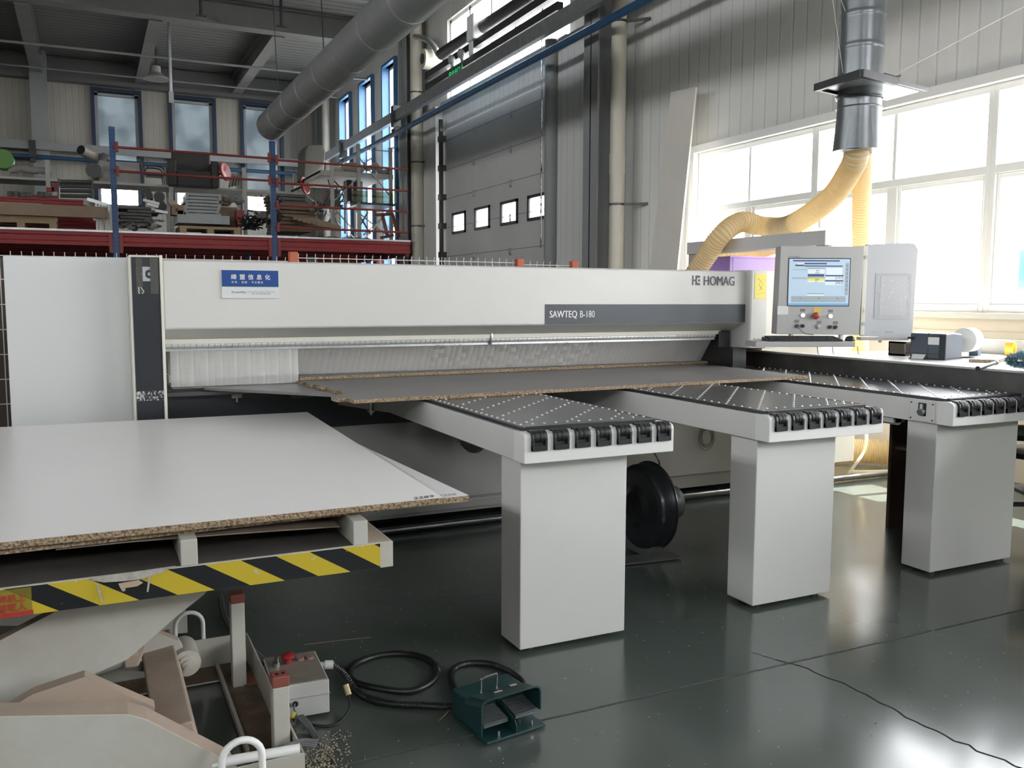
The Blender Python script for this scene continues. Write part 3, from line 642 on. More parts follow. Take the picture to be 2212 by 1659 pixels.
def support_table(x0, x1, yf, yb, legx0, legx1, label, n_roll, rx0, rdx, off):
    t = thing('support_table', label, 'table', ((x0+x1)/2, 3.1, 0)); z1 = .912; z0 = .795
    b = MB()
    b.box(x0, x0+.022, yf+.06, yb, z0, z1).box(x1-.022, x1, yf+.06, yb, z0, z1).box(x0+.022, x1-.022, yb-.02, yb, z0, z1).box(x0+.022, x1-.022, yf+.06, yb-.02, z1-.03, z1)
    b.build('frame', WHITE, t, bevel=.003)
    b = MB(); b.prism([(x0-.002, yf, z0), (x0-.002, yf, z1-.018), (x0-.002, yf+.006, z1-.005), (x0-.002, yf+.022, z1+.001), (x0-.002, yf+.095, z1+.001), (x0-.002, yf+.095, z0)], (x1-x0+.004, 0, 0))
    b.build('end_cap', mat('cap_white', (.76, .755, .735), .38), t, bevel=.003)
    # black top with rows of raised steel balls set in diagonal lines
    m0, m1, my0, my1 = x0+.016, x1-.035, yf+.055, yb
    b = MB(); b.prism([(m0, my0+.02, z1+.001), (m0+.02, my0, z1+.001), (m1-.02, my0, z1+.001), (m1, my0+.02, z1+.001), (m1, my1, z1+.001), (m0, my1, z1+.001)], (0, 0, .013))
    b.slot(1); ln = m1-m0
    X0, Y0 = m0+.031, my0+.078; ni = int(round((m1-m0-.07)/.0525)); j = 0
    while Y0+j*.055 < my1-.03:
        for i in range(ni+1):
            if (i % 4 == j % 4) or i in (0, ni) or (j == 0): b.ball((X0+i*.0525, Y0+j*.055, z1+.0140), .0068, 6, (1, 1, .75))
        j += 1
    o = b.build('ball_top', [MATTOP, BALLS], t, bevel=0)
    b = MB()
    for xx in (m0+.012, m1-.012): b.box(xx-.0035, xx+.0035, my0+.03, my1, z1+.0135, z1+.0155)
    b.box(m0+.02, m1-.02, my0+.008, my0+.014, z1+.0135, z1+.0165); b.build('edge_bead', mat('bead_black', (.03, .03, .033), .2, spec=1), t)
    b = MB(); b.box(legx0, legx1, 3.055, 3.235, .018, z0); b.build('leg', WHITE, t, bevel=.004)
    for xx in (legx0+.06, legx1-.06):
        for yy in (3.10, 3.19): b = MB(); b.cyl((xx, yy, 0), (xx, yy, .018), .02, 12); b.build('foot', BLACKP, t)
    for i in range(n_roll): roller_set(t, rx0+i*rdx, yf, z1)
    return t
T1 = support_table(1.472, 2.155, 2.945, 5.06, 1.508, 2.003, 'nearest white support table with a black ball top, closest to the stacked boards', 7, 1.530, .0955, .0)
T2 = support_table(2.668, 3.355, 2.945, 5.06, 2.697, 3.175, 'middle white support table with a black ball top', 7, 2.727, .0955, .05)
T3 = support_table(3.842, 4.488, 2.945, 5.06, 3.866, 4.50, 'farthest white support table with a black ball top, beside the grey fence rail', 7, 3.900, .0905, .02)
b = MB(); b.prism([(1.30, 5.05, .80), (1.472, 4.55, .80), (1.472, 5.05, .80)], (0, 0, .10)); b.build('gusset', WHITE, T1)
b = MB(); b.cyl((1.40, 4.72, .86), (1.40, 4.72, .775), .009, 8); b.cyl((1.40, 4.72, .80), (1.40, 4.72, .79), .022, 8); b.build('levelling_bolt', STEEL, T1)
for tt, x in ((T1, 1.475), (T2, 2.671)):
    b = MB(); b.box(x-.0045, x-.0025, 3.005, 3.009, .80, .905); b.build('seam', mat('joint_dark', (.1, .1, .1)), tt)
# compressed air coupling plate on the third table
b = MB(); b.box(3.836, 3.842, 3.05, 3.20, .80, .905); b.build('coupling_plate', WHITE, T3, bevel=.002)
b = MB(); b.box(3.832, 3.837, 3.10, 3.145, .83, .895); b.build('coupling_recess', BLACKP, T3)
b = MB(); b.cyl((3.833, 3.12, .853), (3.815, 3.12, .845), .018, 16); b.box(3.822, 3.834, 3.112, 3.128, .855, .89); b.build('coupling', GALV, T3, smooth=False)
b = MB()
for yy in (3.06, 3.19):
    for zz in (.812, .893): b.cyl((3.837, yy, zz), (3.831, yy, zz), .004, 8)
b.build('screws', DSTEEL, T3)
b = MB(); b.cyl((3.90, 3.42, .775), (3.90, 3.32, .775), .025, 12); b.box(3.86, 3.95, 3.32, 3.9, .765, .795); b.build('pipe_stub', GREYP, T3)
# fence rail beside the third table
t = thing('fence_rail', 'long dark steel fence rail with a bright top edge beside the farthest support table', 'rail', (4.515, 3.8, .91))
b = MB(); b.box(4.492, 4.56, .6, 5.26, .90, 1.030); b.build('rail_face', mat('fence_steel', (.075, .075, .078), .42, metal=.55, var=.5, vscale=5, var2=(.14, .135, .13)), t)
b = MB(); b.box(4.486, 4.62, .6, 5.26, 1.030, 1.044); b.build('rail_top', mat('aluminium', (.72, .72, .70), .35, metal=.6), t, bevel=.002)
b = MB(); b.box(4.50, 4.53, 2.0, 2.2, 0, .9).box(4.53, 4.55, 4.6, 4.8, .2, .9); b.build('rail_post', DSTEEL, t)

# ------------------------------------------------------------------ particleboard strips lying on the tables
t0x, t0y, th = 1.114, 4.029, math.atan2(4.156-4.029, 4.058-1.114)
ux, uy = Vector((math.cos(th), math.sin(th), 0)), Vector((-math.sin(th), math.cos(th), 0))
N = 12; Ls = 2.947; dep = 1.075
left_off = [0, -.045, .0, .05, .055, .025, .03, -.01, .012, -.03, -.02, -.05]
for i in range(N):
    a0, a1 = dep*i/N, dep*(i+1)/N-.0012
    xo = .085*i/N + (left_off[i] if i else 0) - .02*(i > 0); xr = Ls + .0*i + .012*math.sin(i*2.1) + .09*i/N
    o = Vector((t0x, t0y, .9265)); P = [o+ux*xo+uy*a0, o+ux*xr+uy*a0, o+ux*xr+uy*a1, o+ux*xo+uy*a1]
    b = MB(); b.slot(1); b.prism(P, (0, 0, .0175)); me = b.build('cut_strip', [GREYLAM, CHIP])
    for p in me.data.polygons: p.material_index = 0 if abs(p.normal.z) > .5 else 1
    lab = ('front grey laminated board strip, nearest the camera on the support tables' if i == 0 else
           'rearmost grey laminated board strip, next to the curtain' if i == N-1 else 'grey laminated board strip lying between other strips on the tables')
    tag(me, lab, 'board', 'cut strips laid side by side on the saw tables')
b = MB(); b.slot(1); o = Vector((1.095, 5.122, .9445)); b.prism([o, o+ux*3.06, o+ux*3.06+uy*.42, o+uy*.42], (0, 0, .018)); me = b.build('panel_offcut', [GREYLAM, CHIP])
for p in me.data.polygons: p.material_index = 0 if abs(p.normal.z) > .5 else 1
tag(me, 'grey board half under the strip curtain, behind the cut strips', 'board')

# ------------------------------------------------------------------ black blower between the first two tables
Bc = at(1373, 1095, 'y', 4.0); ax = Vector((1, .03, 0)).normalized(); sd = ax.cross(Vector((0, 0, 1)))
t = thing('blower', 'black round centrifugal blower with a motor standing on the floor behind the nearest table', 'blower', (Bc.x, Bc.y, 0))
R_B = Bc.z-.045
b = MB(); b.lathe(Bc, ax, [(0, .02), (0, R_B-.035), (.006, R_B-.018), (.018, R_B-.005), (.03, R_B), (.095, R_B+.004), (.100, R_B+.012), (.106, R_B+.012), (.110, R_B-.01), (.112, .02)], 56); b.build('volute', BLACKM, t, smooth=True)
b = MB(); b.lathe(Bc-ax*.016, ax, [(0, .085), (.004, .09), (.010, .105), (.018, .125)], 40); b.build('inlet_ring', BLACKM, t, smooth=True)
b = MB()
for i in range(-5, 6):
    h = math.sqrt(max(.0001, .082**2-(i*.0155)**2)); q = Bc-ax*.018
    b.beam(q+sd*(i*.0155)-Vector((0, 0, h)), q+sd*(i*.0155)+Vector((0, 0, h)), .002, .002); b.beam(q+sd*-h+Vector((0, 0, i*.0155)), q+sd*h+Vector((0, 0, i*.0155)), .002, .002)
b.build('inlet_grille', DSTEEL, t)
Mc = Bc+ax*.11
b = MB(); b.lathe(Mc, ax, [(0, .078), (.115, .078)], 24)
for i in range(30):
    a = 2*PI*i/30; v = Vector((0, 0, 1))*math.cos(a)+sd*math.sin(a); b.beam(Mc+v*.083, Mc+v*.083+ax*.105, .005, .018, up=v)
b.build('motor', BLACKM, t)
b = MB(); b.lathe(Mc+ax*.105, ax, [(0, .096), (.03, .098), (.034, .094), (.055, .092), (.066, .072), (.068, .01)], 28); b.build('motor_cap', mat('motor_grey', (.075, .078, .08), .4), t, smooth=True)
c = Mc+ax*.05+Vector((0, 0, .115)); b = MB(); b.obox(c, (.10, .09, .06), rz=math.atan2(ax.y, ax.x)); b.build('terminal_box', BLACKM, t, bevel=.012)
FP = mat('foot_grey', (.10, .10, .10), .45)
f0, f1 = at(1340, 1222, 'z', .006), at(1474, 1207, 'z', .006); fd = (f1-f0).normalized(); fn_ = Vector((-fd.y, fd.x, 0))
b = MB(); b.prism([f0, f1, f1+fn_*.13, f0+fn_*.13], (0, 0, .008)); b.prism([Bc+ax*.03+sd*.09+Vector((0, 0, -Bc.z+.01)), Bc+ax*.10+sd*.09+Vector((0, 0, -Bc.z+.01)), Bc+ax*.10+sd*.14+Vector((0, 0, -Bc.z*.6)), Bc+ax*.03+sd*.14+Vector((0, 0, -Bc.z*.6))], -sd*.25); b.build('foot_plate', FP, t)
b = MB(); b.tube(spline([c+Vector((0, .03, .03)), at(1424, 998, 'y', 4.1), at(1408, 968, 'y', 4.12), at(1400, 930, 'y', 4.15)]), .006, 6); tag(b.build('blower_cable', BLACKP, smooth=True), 'thin black cable running up from the blower motor', 'cable')
# ================================================================== the lift table on the left with its boards
def hazard():
    m = bpy.data.materials.new('hazard_tape'); m.use_nodes = True; n = m.node_tree; p = n.nodes['Principled BSDF']; p.inputs['Roughness'].default_value = .35
    t = n.nodes.new('ShaderNodeTexCoord'); s = n.nodes.new('ShaderNodeSeparateXYZ'); n.links.new(t.outputs['Object'], s.inputs[0])
    a = n.nodes.new('ShaderNodeMath'); a.operation = 'MULTIPLY_ADD'; a.inputs[1].default_value = 1.62; n.links.new(s.outputs['Z'], a.inputs[0]); n.links.new(s.outputs['X'], a.inputs[2])
    c = n.nodes.new('ShaderNodeMath'); c.operation = 'MULTIPLY_ADD'; c.inputs[1].default_value = 1/.1925; c.inputs[2].default_value = HAZ_OFF; n.links.new(a.outputs[0], c.inputs[0])
    f = n.nodes.new('ShaderNodeMath'); f.operation = 'FRACT'; n.links.new(c.outputs[0], f.inputs[0])
    g = n.nodes.new('ShaderNodeMath'); g.operation = 'GREATER_THAN'; g.inputs[1].default_value = .5; n.links.new(f.outputs[0], g.inputs[0])
    mx = n.nodes.new('ShaderNodeMixRGB'); mx.inputs[1].default_value = (.56, .43, .035, 1); mx.inputs[2].default_value = (.012, .013, .015, 1); n.links.new(g.outputs[0], mx.inputs[0])
    no = n.nodes.new('ShaderNodeTexNoise'); no.inputs['Scale'].default_value = 26; no.inputs['Detail'].default_value = 8; n.links.new(t.outputs['Object'], no.inputs[0])
    r = n.nodes.new('ShaderNodeMapRange'); r.inputs[1].default_value = .69; r.inputs[2].default_value = .71; n.links.new(no.outputs[0], r.inputs[0])
    m2 = n.nodes.new('ShaderNodeMixRGB'); m2.inputs[2].default_value = (.5, .49, .45, 1); n.links.new(r.outputs[0], m2.inputs[0]); n.links.new(mx.outputs[0], m2.inputs[1]); n.links.new(m2.outputs[0], p.inputs['Base Color'])
    return m
HAZ_OFF = 0.0
LO = Vector((-.5, 3.3, 0))
lift = thing('scissor_lift', 'pale scissor lift table with yellow and black edge tape carrying white boards', 'lift', LO)
# stripe phase: a yellow to black boundary meets the lower edge (z .603) at x = -.08 in world space
HAZ_OFF = .5 - (((-.08-LO.x) + 1.62*.603)/.1925) % 1
HAZ = hazard()
def filmmat(n_):
    m = bpy.data.materials.new(n_); m.use_nodes = True; n = m.node_tree; p = n.nodes['Principled BSDF']; p.inputs['Base Color'].default_value = (.42, .36, .06, 1); p.inputs['Roughness'].default_value = .35; p.inputs['Alpha'].default_value = .42; MATS[n_] = m; return m
SLOTSHADE = mat('slot_shade_brown', (.085, .078, .07), .7, var=.3, vscale=8)  # dark brown with the shade of the slot under the boards painted in
b = MB(); b.box(-1.75, .805, 2.50, 2.506, .612, .69).box(-1.75, .805, 2.506, 4.6, .682, .69).box(.799, .805, 2.506, 4.6, .612, .682).box(-1.75, -1.744, 2.506, 4.6, .612, .682).box(-1.75, .805, 4.594, 4.6, .612, .682)
b.build('platform', WHITE2, lift, bevel=.0015)
b = MB(); b.box(.729, .80, 2.51, 4.6, .690, .6905); b.build('dusty_top', DUSTY, lift)
b = MB(); b.box(-1.74, .684, 2.508, 4.6, .690, .6905); b.build('deck_shade', SLOTSHADE, lift)  # thin sheet on the platform, coloured as the shadow under the boards
b = MB(); b.box(-1.75, .764, 2.4975, 2.50, .6135, .6875); b.build('hazard_tape', HAZ, lift)
for x in (-1.2, -.55, .203, .684):
    b = MB(); b.box(x, x+.044, 2.502, 4.5, .69, .7625); b.build('spacer_bar', WHITE2, lift, bevel=.002)
b = MB(); b.box(-1.7, .73, 2.95, 2.96, .69, .76); b.build('cross_bar', SLOTSHADE, lift)
# torn strips of tape
for pts, m_ in (([(.000, 2.496, .690), (.012, 2.490, .672), (.030, 2.489, .668), (.037, 2.4925, .684)], PAPER), ):
    pass
b = MB()
for (xa, za, xb, zb, w_) in ((-.007, .672, .002, .627, .006), (.120, .680, .113, .637, .006)):
    b.prism([(xa, 2.494, za), (xa+w_, 2.494, za), (xb+w_*.8, 2.485, zb), (xb, 2.485, zb)], (0, -.001, 0))
b.prism([(.0, 2.4965, .691), (.19, 2.4965, .696), (.15, 2.4945, .681), (.10, 2.492, .672), (.065, 2.492, .672), (.01, 2.4945, .675), (-.025, 2.4965, .686)], (0, -.001, 0))
b.build('torn_tape', mat('torn_paper', (.46, .43, .38), .8, var=.4, vscale=40), lift)
b = MB(); b.prism([(.045, 2.491, .668), (.095, 2.491, .671), (.105, 2.486, .663), (.09, 2.482, .657), (.05, 2.482, .656)], (0, -.001, 0)); b.build('torn_flap', mat('flap_brown', (.40, .30, .22), .8), lift)
# red lettering of the warning label
b = MB(); b.box(-.262, -.157, 2.4955, 2.4975, .618, .686); b.build('warning_label', filmmat('film_olive'), lift)
b = MB(); b.box(-.262, -.155, 2.4945, 2.4955, .6145, .6265); b.build('red_line', mat('label_red', (.42, .035, .03), .5), lift)
for i, row in enumerate(('升降机上', '严禁载人')): text('lettering', row, .0215, (-.2555, 2.4948, .6545-.0235*i), MATS['label_red'], lift, bold=.0004, space=1.02)
# boards on top
def board(name, P, z, th_, label, mats=(LAM, CHIP)):
    b = MB(); b.slot(1); b.prism([Vector((x, y, z)) for x, y in P], (0, 0, th_)); o = b.build(name, list(mats))
    for p in o.data.polygons: p.material_index = 0 if abs(p.normal.z) > .5 else 1
    return tag(o, label, 'board')
ub = board('white_board', [(-1.75, 2.533), (.982, 2.532), (1.063, 4.795), (-1.67, 4.87)], .782, .018, 'upper white laminated chipboard sheet, topmost on the lift table')
board('white_board', [(-1.72, 2.43+.065), (1.098, 2.603), (1.01, 4.82), (-1.80, 4.70)], .763, .0185, 'lower white laminated sheet sticking out to the right under the top one', (LAM2, CHIP))
b = MB()
for i, (s_, x) in enumerate((('2289', .872), ('2286', .990))):
    pass
R180 = Matrix.Rotation(math.radians(178), 3, 'Z')
t1 = text('handwriting', '2289', .040, (.962, 2.590, .8006), INK, None, R=Matrix.Rotation(math.radians(4), 3, 'Z') @ Matrix(((1, .35, 0), (0, 1, 0), (0, 0, 1))), sx=.9, depth=.0002); t1.parent = ub
t1.location = (-.075, -.045, 0)
t2 = text('handwriting', '2206', .036, (1.0, 2.622, .7820), GREYINK, None, R=Matrix.Rotation(math.radians(4), 3, 'Z') @ Matrix(((1, .35, 0), (0, 1, 0), (0, 0, 1))), sx=.9, depth=.0001)
t2.parent = [o for o in col.objects if o.name == 'white_board.001'][0]
b = MB(); N = 14
for i in range(N):
    x0, x1 = -.10 + .76*i/N, -.10 + .76*(i+1)/N; f = lambda x: .7585 - .022*max(0, (x-.05)/.6)**1.2
    b.add([(x0, 2.57, f(x0)-.0035), (x1, 2.57, f(x1)-.0035), (x1, 3.4, f(x1)-.0035), (x0, 3.4, f(x0)-.0035), (x0, 2.57, f(x0)), (x1, 2.57, f(x1)), (x1, 3.4, f(x1)), (x0, 3.4, f(x0))], [(3,2,1,0), (4,5,6,7), (0,1,5,4), (2,3,7,6)] + ([(1,2,6,5)] if i == N-1 else []) + ([(3,0,4,7)] if i == 0 else []))
tag(b.build('warped_sheet', mat('hardboard', (.22, .17, .13), .8, var=.3, vscale=12)), 'thin sagging brown hardboard sheet under the white boards', 'sheet')
# scissor arms
def arm(pts, y, th_, name, m_=WHITE2, top=DUSTY):
    b = MB(); b.prism([(x, y, z) for x, z in pts], (0, th_, 0)); o = b.build(name, [m_, top], lift, bevel=.002)
    for p in o.data.polygons:
        if p.normal.z > .6: p.material_index = 1
    return o
arm([(-1.9, .60), (-.6, .452), (-.25, .382), (.055, .324), (.10, .30), (.318, .125), (.345, .05), (.30, .03), (.18, .09), (-.1, .17), (-.8, .26), (-1.9, .40)], 2.45, .085, 'scissor_arm')
arm([(.45, .600), (.36, .600), (.285, .521), (.20, .462), (.111, .391), (.065, .357), (-.047, .321), (-.207, .28), (-.8, .05), (-1.2, .02), (-1.2, .16), (-.55, .37), (-.256, .47), (-.05, .56), (.05, .608)], 2.75, .05, 'scissor_arm')
arm([(-1.6, .58), (-.3, .43), (.05, .33), (.20, .26), (.31, .17), (.31, .09), (.18, .10), (-.2, .2), (-1.6, .45)], 3.62, .05, 'scissor_arm')
arm([(-.1, .34), (.13, .30), (.24, .235), (.275, .17), (.25, .12), (.15, .14), (-.1, .2)], 3.16, .05, 'inner_arm')
b = MB(); b.prism([(.12, 2.45+.1, .21), (.225, 2.45+.1, .225), (.245, 2.55, .14), (.13, 2.55, .12)], (0, .78, 0)); o = b.build('torsion_beam', DUSTY, lift, bevel=.006)
b = MB(); c = Vector((.262, 3.13, .165)); b.cyl(c, c+Vector((0, .14, 0)), .046, 28); b.build('pivot_tube', WHITE2, lift, smooth=True)
b = MB(); b.lathe(c+Vector((0, .002, 0)), (0, -1, 0), [(0, .046), (.010, .046), (.011, .030), (.018, .028), (.019, .016), (.030, .016), (.031, .006), (.036, .006)], 24); b.build('pivot_bolt', WHITE2, lift, smooth=True)
b = MB(); b.tube([(-.5, 2.95, .22), (.06, 2.95, .31), (.10, 2.95, .32)], [.05, .05, .052], 20); b.build('hydraulic_cylinder', WHITE2, lift, smooth=True)
b = MB(); b.prism([(.05, 2.90, .36), (.11, 2.90, .37), (.125, 2.90, .33), (.10, 2.90, .27), (.06, 2.90, .27)], (0, .12, 0)); b.build('cylinder_lug', DUSTY, lift, bevel=.006)
b = MB(); P = spline([(-.12, 2.72, .285), (-.04, 2.70, .298), (.02, 2.68, .285), (.055, 2.66, .268)], 6); b.tube(P, .013, 12); b.build('hydraulic_hose', RUBBER, lift, smooth=True)
b = MB(); b.tube([(.05, 2.662, .270), (.085, 2.645, .252)], .0155, 12); b.tube([(.085, 2.645, .252), (.10, 2.638, .244)], .012, 6); b.tube([(.095, 2.64, .262), (.105, 2.635, .235)], .007, 8); b.build('hose_fitting', STEEL, lift, smooth=True)
b = MB(); b.prism([at(u, v, 'y', 2.62) for u, v in ((20, 1530), (70, 1500), (183, 1462), (250, 1492), (335, 1528), (330, 1560), (200, 1570), (20, 1560))], (0, .05, 0)); b.build('inner_plate', DUSTY, lift)
# base frame
b = MB()
b.box(.506, .512, 2.43, 3.44, 0, .122).box(.40, .506, 2.43, 3.44, .004, .012).box(.388, .40, 2.7, 3.44, .004, .03)
b.box(-1.8, .512, 2.428, 2.434, 0, .122).box(-1.8, .506, 3.438, 3.444, 0, .122).box(-1.8, .40, 3.30, 3.44, .004, .010)
b.build('base_frame', WHITE2, lift, bevel=.001)
b = MB(); b.box(.402, .505, 2.436, 3.436, .012, .0145).box(.0, .40, 3.30, 3.436, .010, .0125); b.build('sawdust', mat('sawdust_brown', (.20, .145, .10), .95, var=.5, vscale=20), lift)
for i, (x, y, h) in enumerate(((.422, 3.20, .325), (.450, 2.56, .270))):
    b = MB(); b.box(x, x+.048, y, y+.048, .012, h); p = b.build('stop_post', WHITE2, lift, bevel=.003)
    b = MB(); b.box(x-.001, x+.049, y-.001, y+.049, h, h+.033); q = b.build('rubber_cap', REDCAP, p, bevel=.003)
    b = MB(); b.cyl((x+.017, y+.024, h+.0325), (x+.017, y+.024, h+.0336), .006, 12); b.cyl((x+.035, y+.024, h+.0325), (x+.035, y+.024, h+.0336), .006, 12); b.build('cap_hole', BLACKP, q)
def hoop(x0, x1, y, z0, zt, r, name='lifting_eye'):
    P = [(x0, y, z0)]; rr = (x1-x0)/2; zc = zt-rr
    for i in range(13): a = PI-PI*i/12; P.append(((x0+x1)/2+rr*math.cos(a), y, zc+rr*math.sin(a)))
    P.append((x1, y, z0)); b = MB(); b.tube(P, r, 12); b.build(name, FRAMEW, lift, smooth=True)
hoop(.282, .390, 2.41, .03, .208, .010); hoop(.252, .352, 3.46, .03, .228, .008)
b = MB(); b.tube([(.20, 2.47, .13), (.50, 2.44, .132)], .0145, 10); b.build('cable_sleeve', FRAMEW, lift, smooth=True)
b = MB(); b.box(.46, .55, 3.2, 3.30, 0.001, .02); b.build('block', mat('terracotta', (.3, .13, .08), .8), lift)

# control box with stop button
cb = thing('control_box', 'grey control box with a red stop button on the floor beside the lift', 'control box', (.60, 3.01, 0), rz=math.radians(-3))
b = MB(); b.box(-.085, .100, -.135, .130, .012, .128); b.build('box', GREYP, cb, bevel=.003, local=True)
b = MB(); b.box(-.087, .102, -.137, .132, .078, .081); b.build('seam', mat('seam_grey', (.3, .3, .29), .6), cb, local=True)
b = MB(); b.box(-.080, .095, -.130, .125, .128, .131); b.build('lid_plate', mat('dusty_alu', (.34, .29, .25), .5, metal=.35, var=.35, vscale=14), cb, bevel=.001, local=True)
b = MB(); b.cyl((-.01, .05, .131), (-.01, .05, .150), .013, 16); b.lathe((-.01, .05, .148), (0, 0, 1), [(0, .019), (.006, .024), (.012, .024), (.015, .020)], 20); b.build('stop_button', REDP, cb, smooth=True, local=True)
b = MB(); b.cyl((-.052, .035, .131), (-.052, .035, .146), .013, 14); b.obox((-.052, .03, .155), (.004, .022, .026), rz=.4); b.build('key_switch', STEEL, cb, local=True)
for x in (.035, .068): b = MB(); b.cyl((x, .06, .131), (x, .06, .140), .013, 16); b.build('push_button', mat('dull_lens', (.28, .17, .15), .4), cb, smooth=True, local=True)
b = MB(); b.cyl((.09, .06, .10), (.135, .055, .10), .012, 12); b.cyl((.12, .057, .10), (.15, .054, .097), .016, 12); b.build('gland', GREYP, cb, smooth=True, local=True)
b = MB()
for x in (-.06, -.04, -.015): b.cyl((x, -.1355, .062), (x, -.139, .062), .010, 12)
b.build('cable_hole', BLACKP, cb, local=True)
b = MB()
for i, x in enumerate((-.06, -.042, -.018)): b.tube(spline([(x, -.137, .062), (x-.003, -.152, .055), (x+.002, -.155, .035), (-.03+.003*i, -.16, .0)], 5), .004, 6)
b.build('wire', mat('wire_grey', (.12, .12, .125), .5), cb, smooth=True, local=True)
for i, (x, z) in enumerate(((-.062, .038), (-.042, .030), (-.024, .034))): b = MB(); b.obox((x, -.157, z), (.011, .004, .022), ry=.15*i); b.build('wire_tag', TAPEY, cb, local=True)
b = MB()
for k in range(4):
    dx = .006*k
    b.tube(spline([(.575+dx, 2.84, .035), (.590+dx, 2.80, .02), (.605+dx*.6, 2.74, .008), (.600+dx*.5, 2.68, .012+.004*k), (.575+dx*.3, 2.60, .045+.006*k), (.52, 2.52-.004*k, .100+.007*k), (.46, 2.465, .118+.006*k)], 6), .0048, 6)
b.tube([(.60, 2.645, .03), (.612, 2.64, .045)], .004, 5)
tag(b.build('wire_bundle', mat('wire_grey', (0, 0, 0)), smooth=True), 'bundle of thin grey wires running from the control box to the lift frame', 'cable')
b = MB(); b.tube(spline([(.588, 2.845, .012), (.64, 2.80, .006), (.70, 2.79, .006), (.755, 2.85, .02), (.768, 2.90, .045)], 6), .005, 8); P = [(.768, 2.90, .045), (.763, 2.92, .075)]; 
w1 = tag(b.build('short_lead', RUBBER, smooth=True), 'short black lead with a brass plug looping beside the control box', 'cable')
b = MB(); b.tube(P, .011, 10); b.build('plug', mat('brass', (.36, .30, .16), .4, metal=.7), w1, smooth=True)
b = MB(); b.tube(spline([(.52, 4.3, .012), (.50, 3.9, .012), (.55, 3.5, .012), (.62, 3.22, .014), (.63, 3.155, .03)], 8), .011, 8); tag(b.build('supply_cable', mat('cable_grey', (.10, .10, .10), .5), smooth=True), 'dark cable running along the floor behind the lift to the control box', 'cable')

# black corrugated cable with two loops on the floor
def corr(P, label, n_=16):
    S_ = spline(P, n_); q = []
    for i in range(len(S_)-1):
        m_ = max(1, int((S_[i+1]-S_[i]).length/.003)); q += [S_[i].lerp(S_[i+1], k/m_) for k in range(m_)]
    b = MB(); b.tube(q, [.0128 if i % 2 else .0112 for i in range(len(q))], 10); tag(b.build('floor_cable', mat('cable_black', (.010, .010, .011), .38), smooth=True), label, 'cable')
corr([(.750, 3.064, .097), (.79, 3.035, .06), (.815, 2.98, .020), (.85, 2.895, .013), (.91, 2.83, .013), (1.0, 2.775, .013), (1.06, 2.73, .016), (1.11, 2.70, .028)], 'black corrugated cable from the control box to the foot pedal, passing before the loops')
c0 = Vector((.992, 3.078, 0)); corr([(c0.x+.162*math.cos(a)+.006*math.sin(2*a), c0.y+.178*math.sin(a), .0135+.012*max(0, -math.sin(a))*max(0, -math.cos(a))*2) for a in [math.radians(225+t*370/24) for t in range(25)]], 'large flat loop of black corrugated cable on the floor', 8)
corr([(1.345, 2.70, .03), (1.392, 2.80, .014), (1.392, 2.90, .013), (1.355, 2.99, .013), (1.285, 3.035, .013), (1.215, 3.02, .013), (1.172, 2.955, .013), (1.150, 2.88, .013), (1.14, 2.80, .013), (1.15, 2.74, .014), (1.19, 2.70, .02)], 'smaller loop of black corrugated cable behind the foot pedal')

# foot pedal
fp = thing('foot_pedal', 'dark green hooded foot switch with a wire handle on the floor', 'pedal', (1.19, 2.575, 0), rz=math.radians(8))
L = dict(local=True)
b = MB(); b.prism([(-.115, -.115, .004), (.115, -.115, .004), (.115, .10, .004), (-.115, .10, .004)], (0, 0, .009)); b.build('base_plate', GREENP, fp, bevel=.002, **L)
b = MB(); b.box(-.112, .112, .015, .115, .013, .105); b.build('switch_body', GREENP, fp, bevel=.004, **L)
w2 = .118
def hoodsec(y, zt, r=.02):
    return [(-w2, y, .022), (-w2, y, zt-r), (-w2+.006, y, zt-.006), (-w2+r, y, zt), (w2-r, y, zt), (w2-.006, y, zt-.006), (w2, y, zt-r), (w2, y, .05)]
def inner(sec, k=.005):
    return [(x-(k if x > 0 else -k), y, z-(k if z > .07 else 0)) for x, y, z in sec]
A, B_ = hoodsec(.02, .110), hoodsec(-.085, .138); A2, B2 = inner(A), inner(B_); b = MB(); vs = A+B_+A2+B2; n = 8; fs = []
for i in range(n-1): fs += [(i, i+1, n+i+1, n+i), (2*n+i+1, 2*n+i, 3*n+i, 3*n+i+1), (n+i, n+i+1, 3*n+i+1, 3*n+i)]
fs += [(0, n, 3*n, 2*n), (n-1, 3*n-1, 4*n-1, 2*n-1)]
b.add(vs, fs); b.build('hood', GREENP, fp, **L)
for x0, x1 in ((-.105, -.012), (.018, .105)):
    b = MB(); b.prism([(x0, .01, .060), (x1, .01, .060), (x1, -.080, .042), (x0, -.080, .042)], (0, 0, .008))
    for i in range(12):
        t = i/11; b.beam((x0, .005-.082*t, .0705-.0175*t), (x1, .005-.082*t, .0705-.0175*t), .0035, .004)
    b.build('pedal_plate', mat('pedal_alu', (.16, .18, .185), .35, metal=.7), fp, **L)
b = MB(); b.prism([(.0, -.112, .013), (.0, -.112, .035), (.0, -.10, .052), (.0, -.03, .075), (.0, .02, .08), (.0, .02, .013)], (.003, 0, 0)); b.build('divider', GREENP, fp, **L)
b = MB(); b.cyl((.035, -.06, .013), (.035, -.06, .034), .014, 14); b.build('lock_knob', BLACKP, fp, smooth=True, **L)
b = MB(); b.tube(spline([(-.040, .045, .105), (-.040, .043, .140), (-.034, .042, .149), (.014, .042, .153), (.022, .043, .145), (.022, .045, .105)], 5), .0032, 8); b.build('handle', CHROME, fp, smooth=True, **L)
for x, y in ((-.06, -.098), (.07, -.098)): b = MB(); b.cyl((x, y, .013), (x, y, .030), .004, 8); b.build('bolt', STEEL, fp, **L)
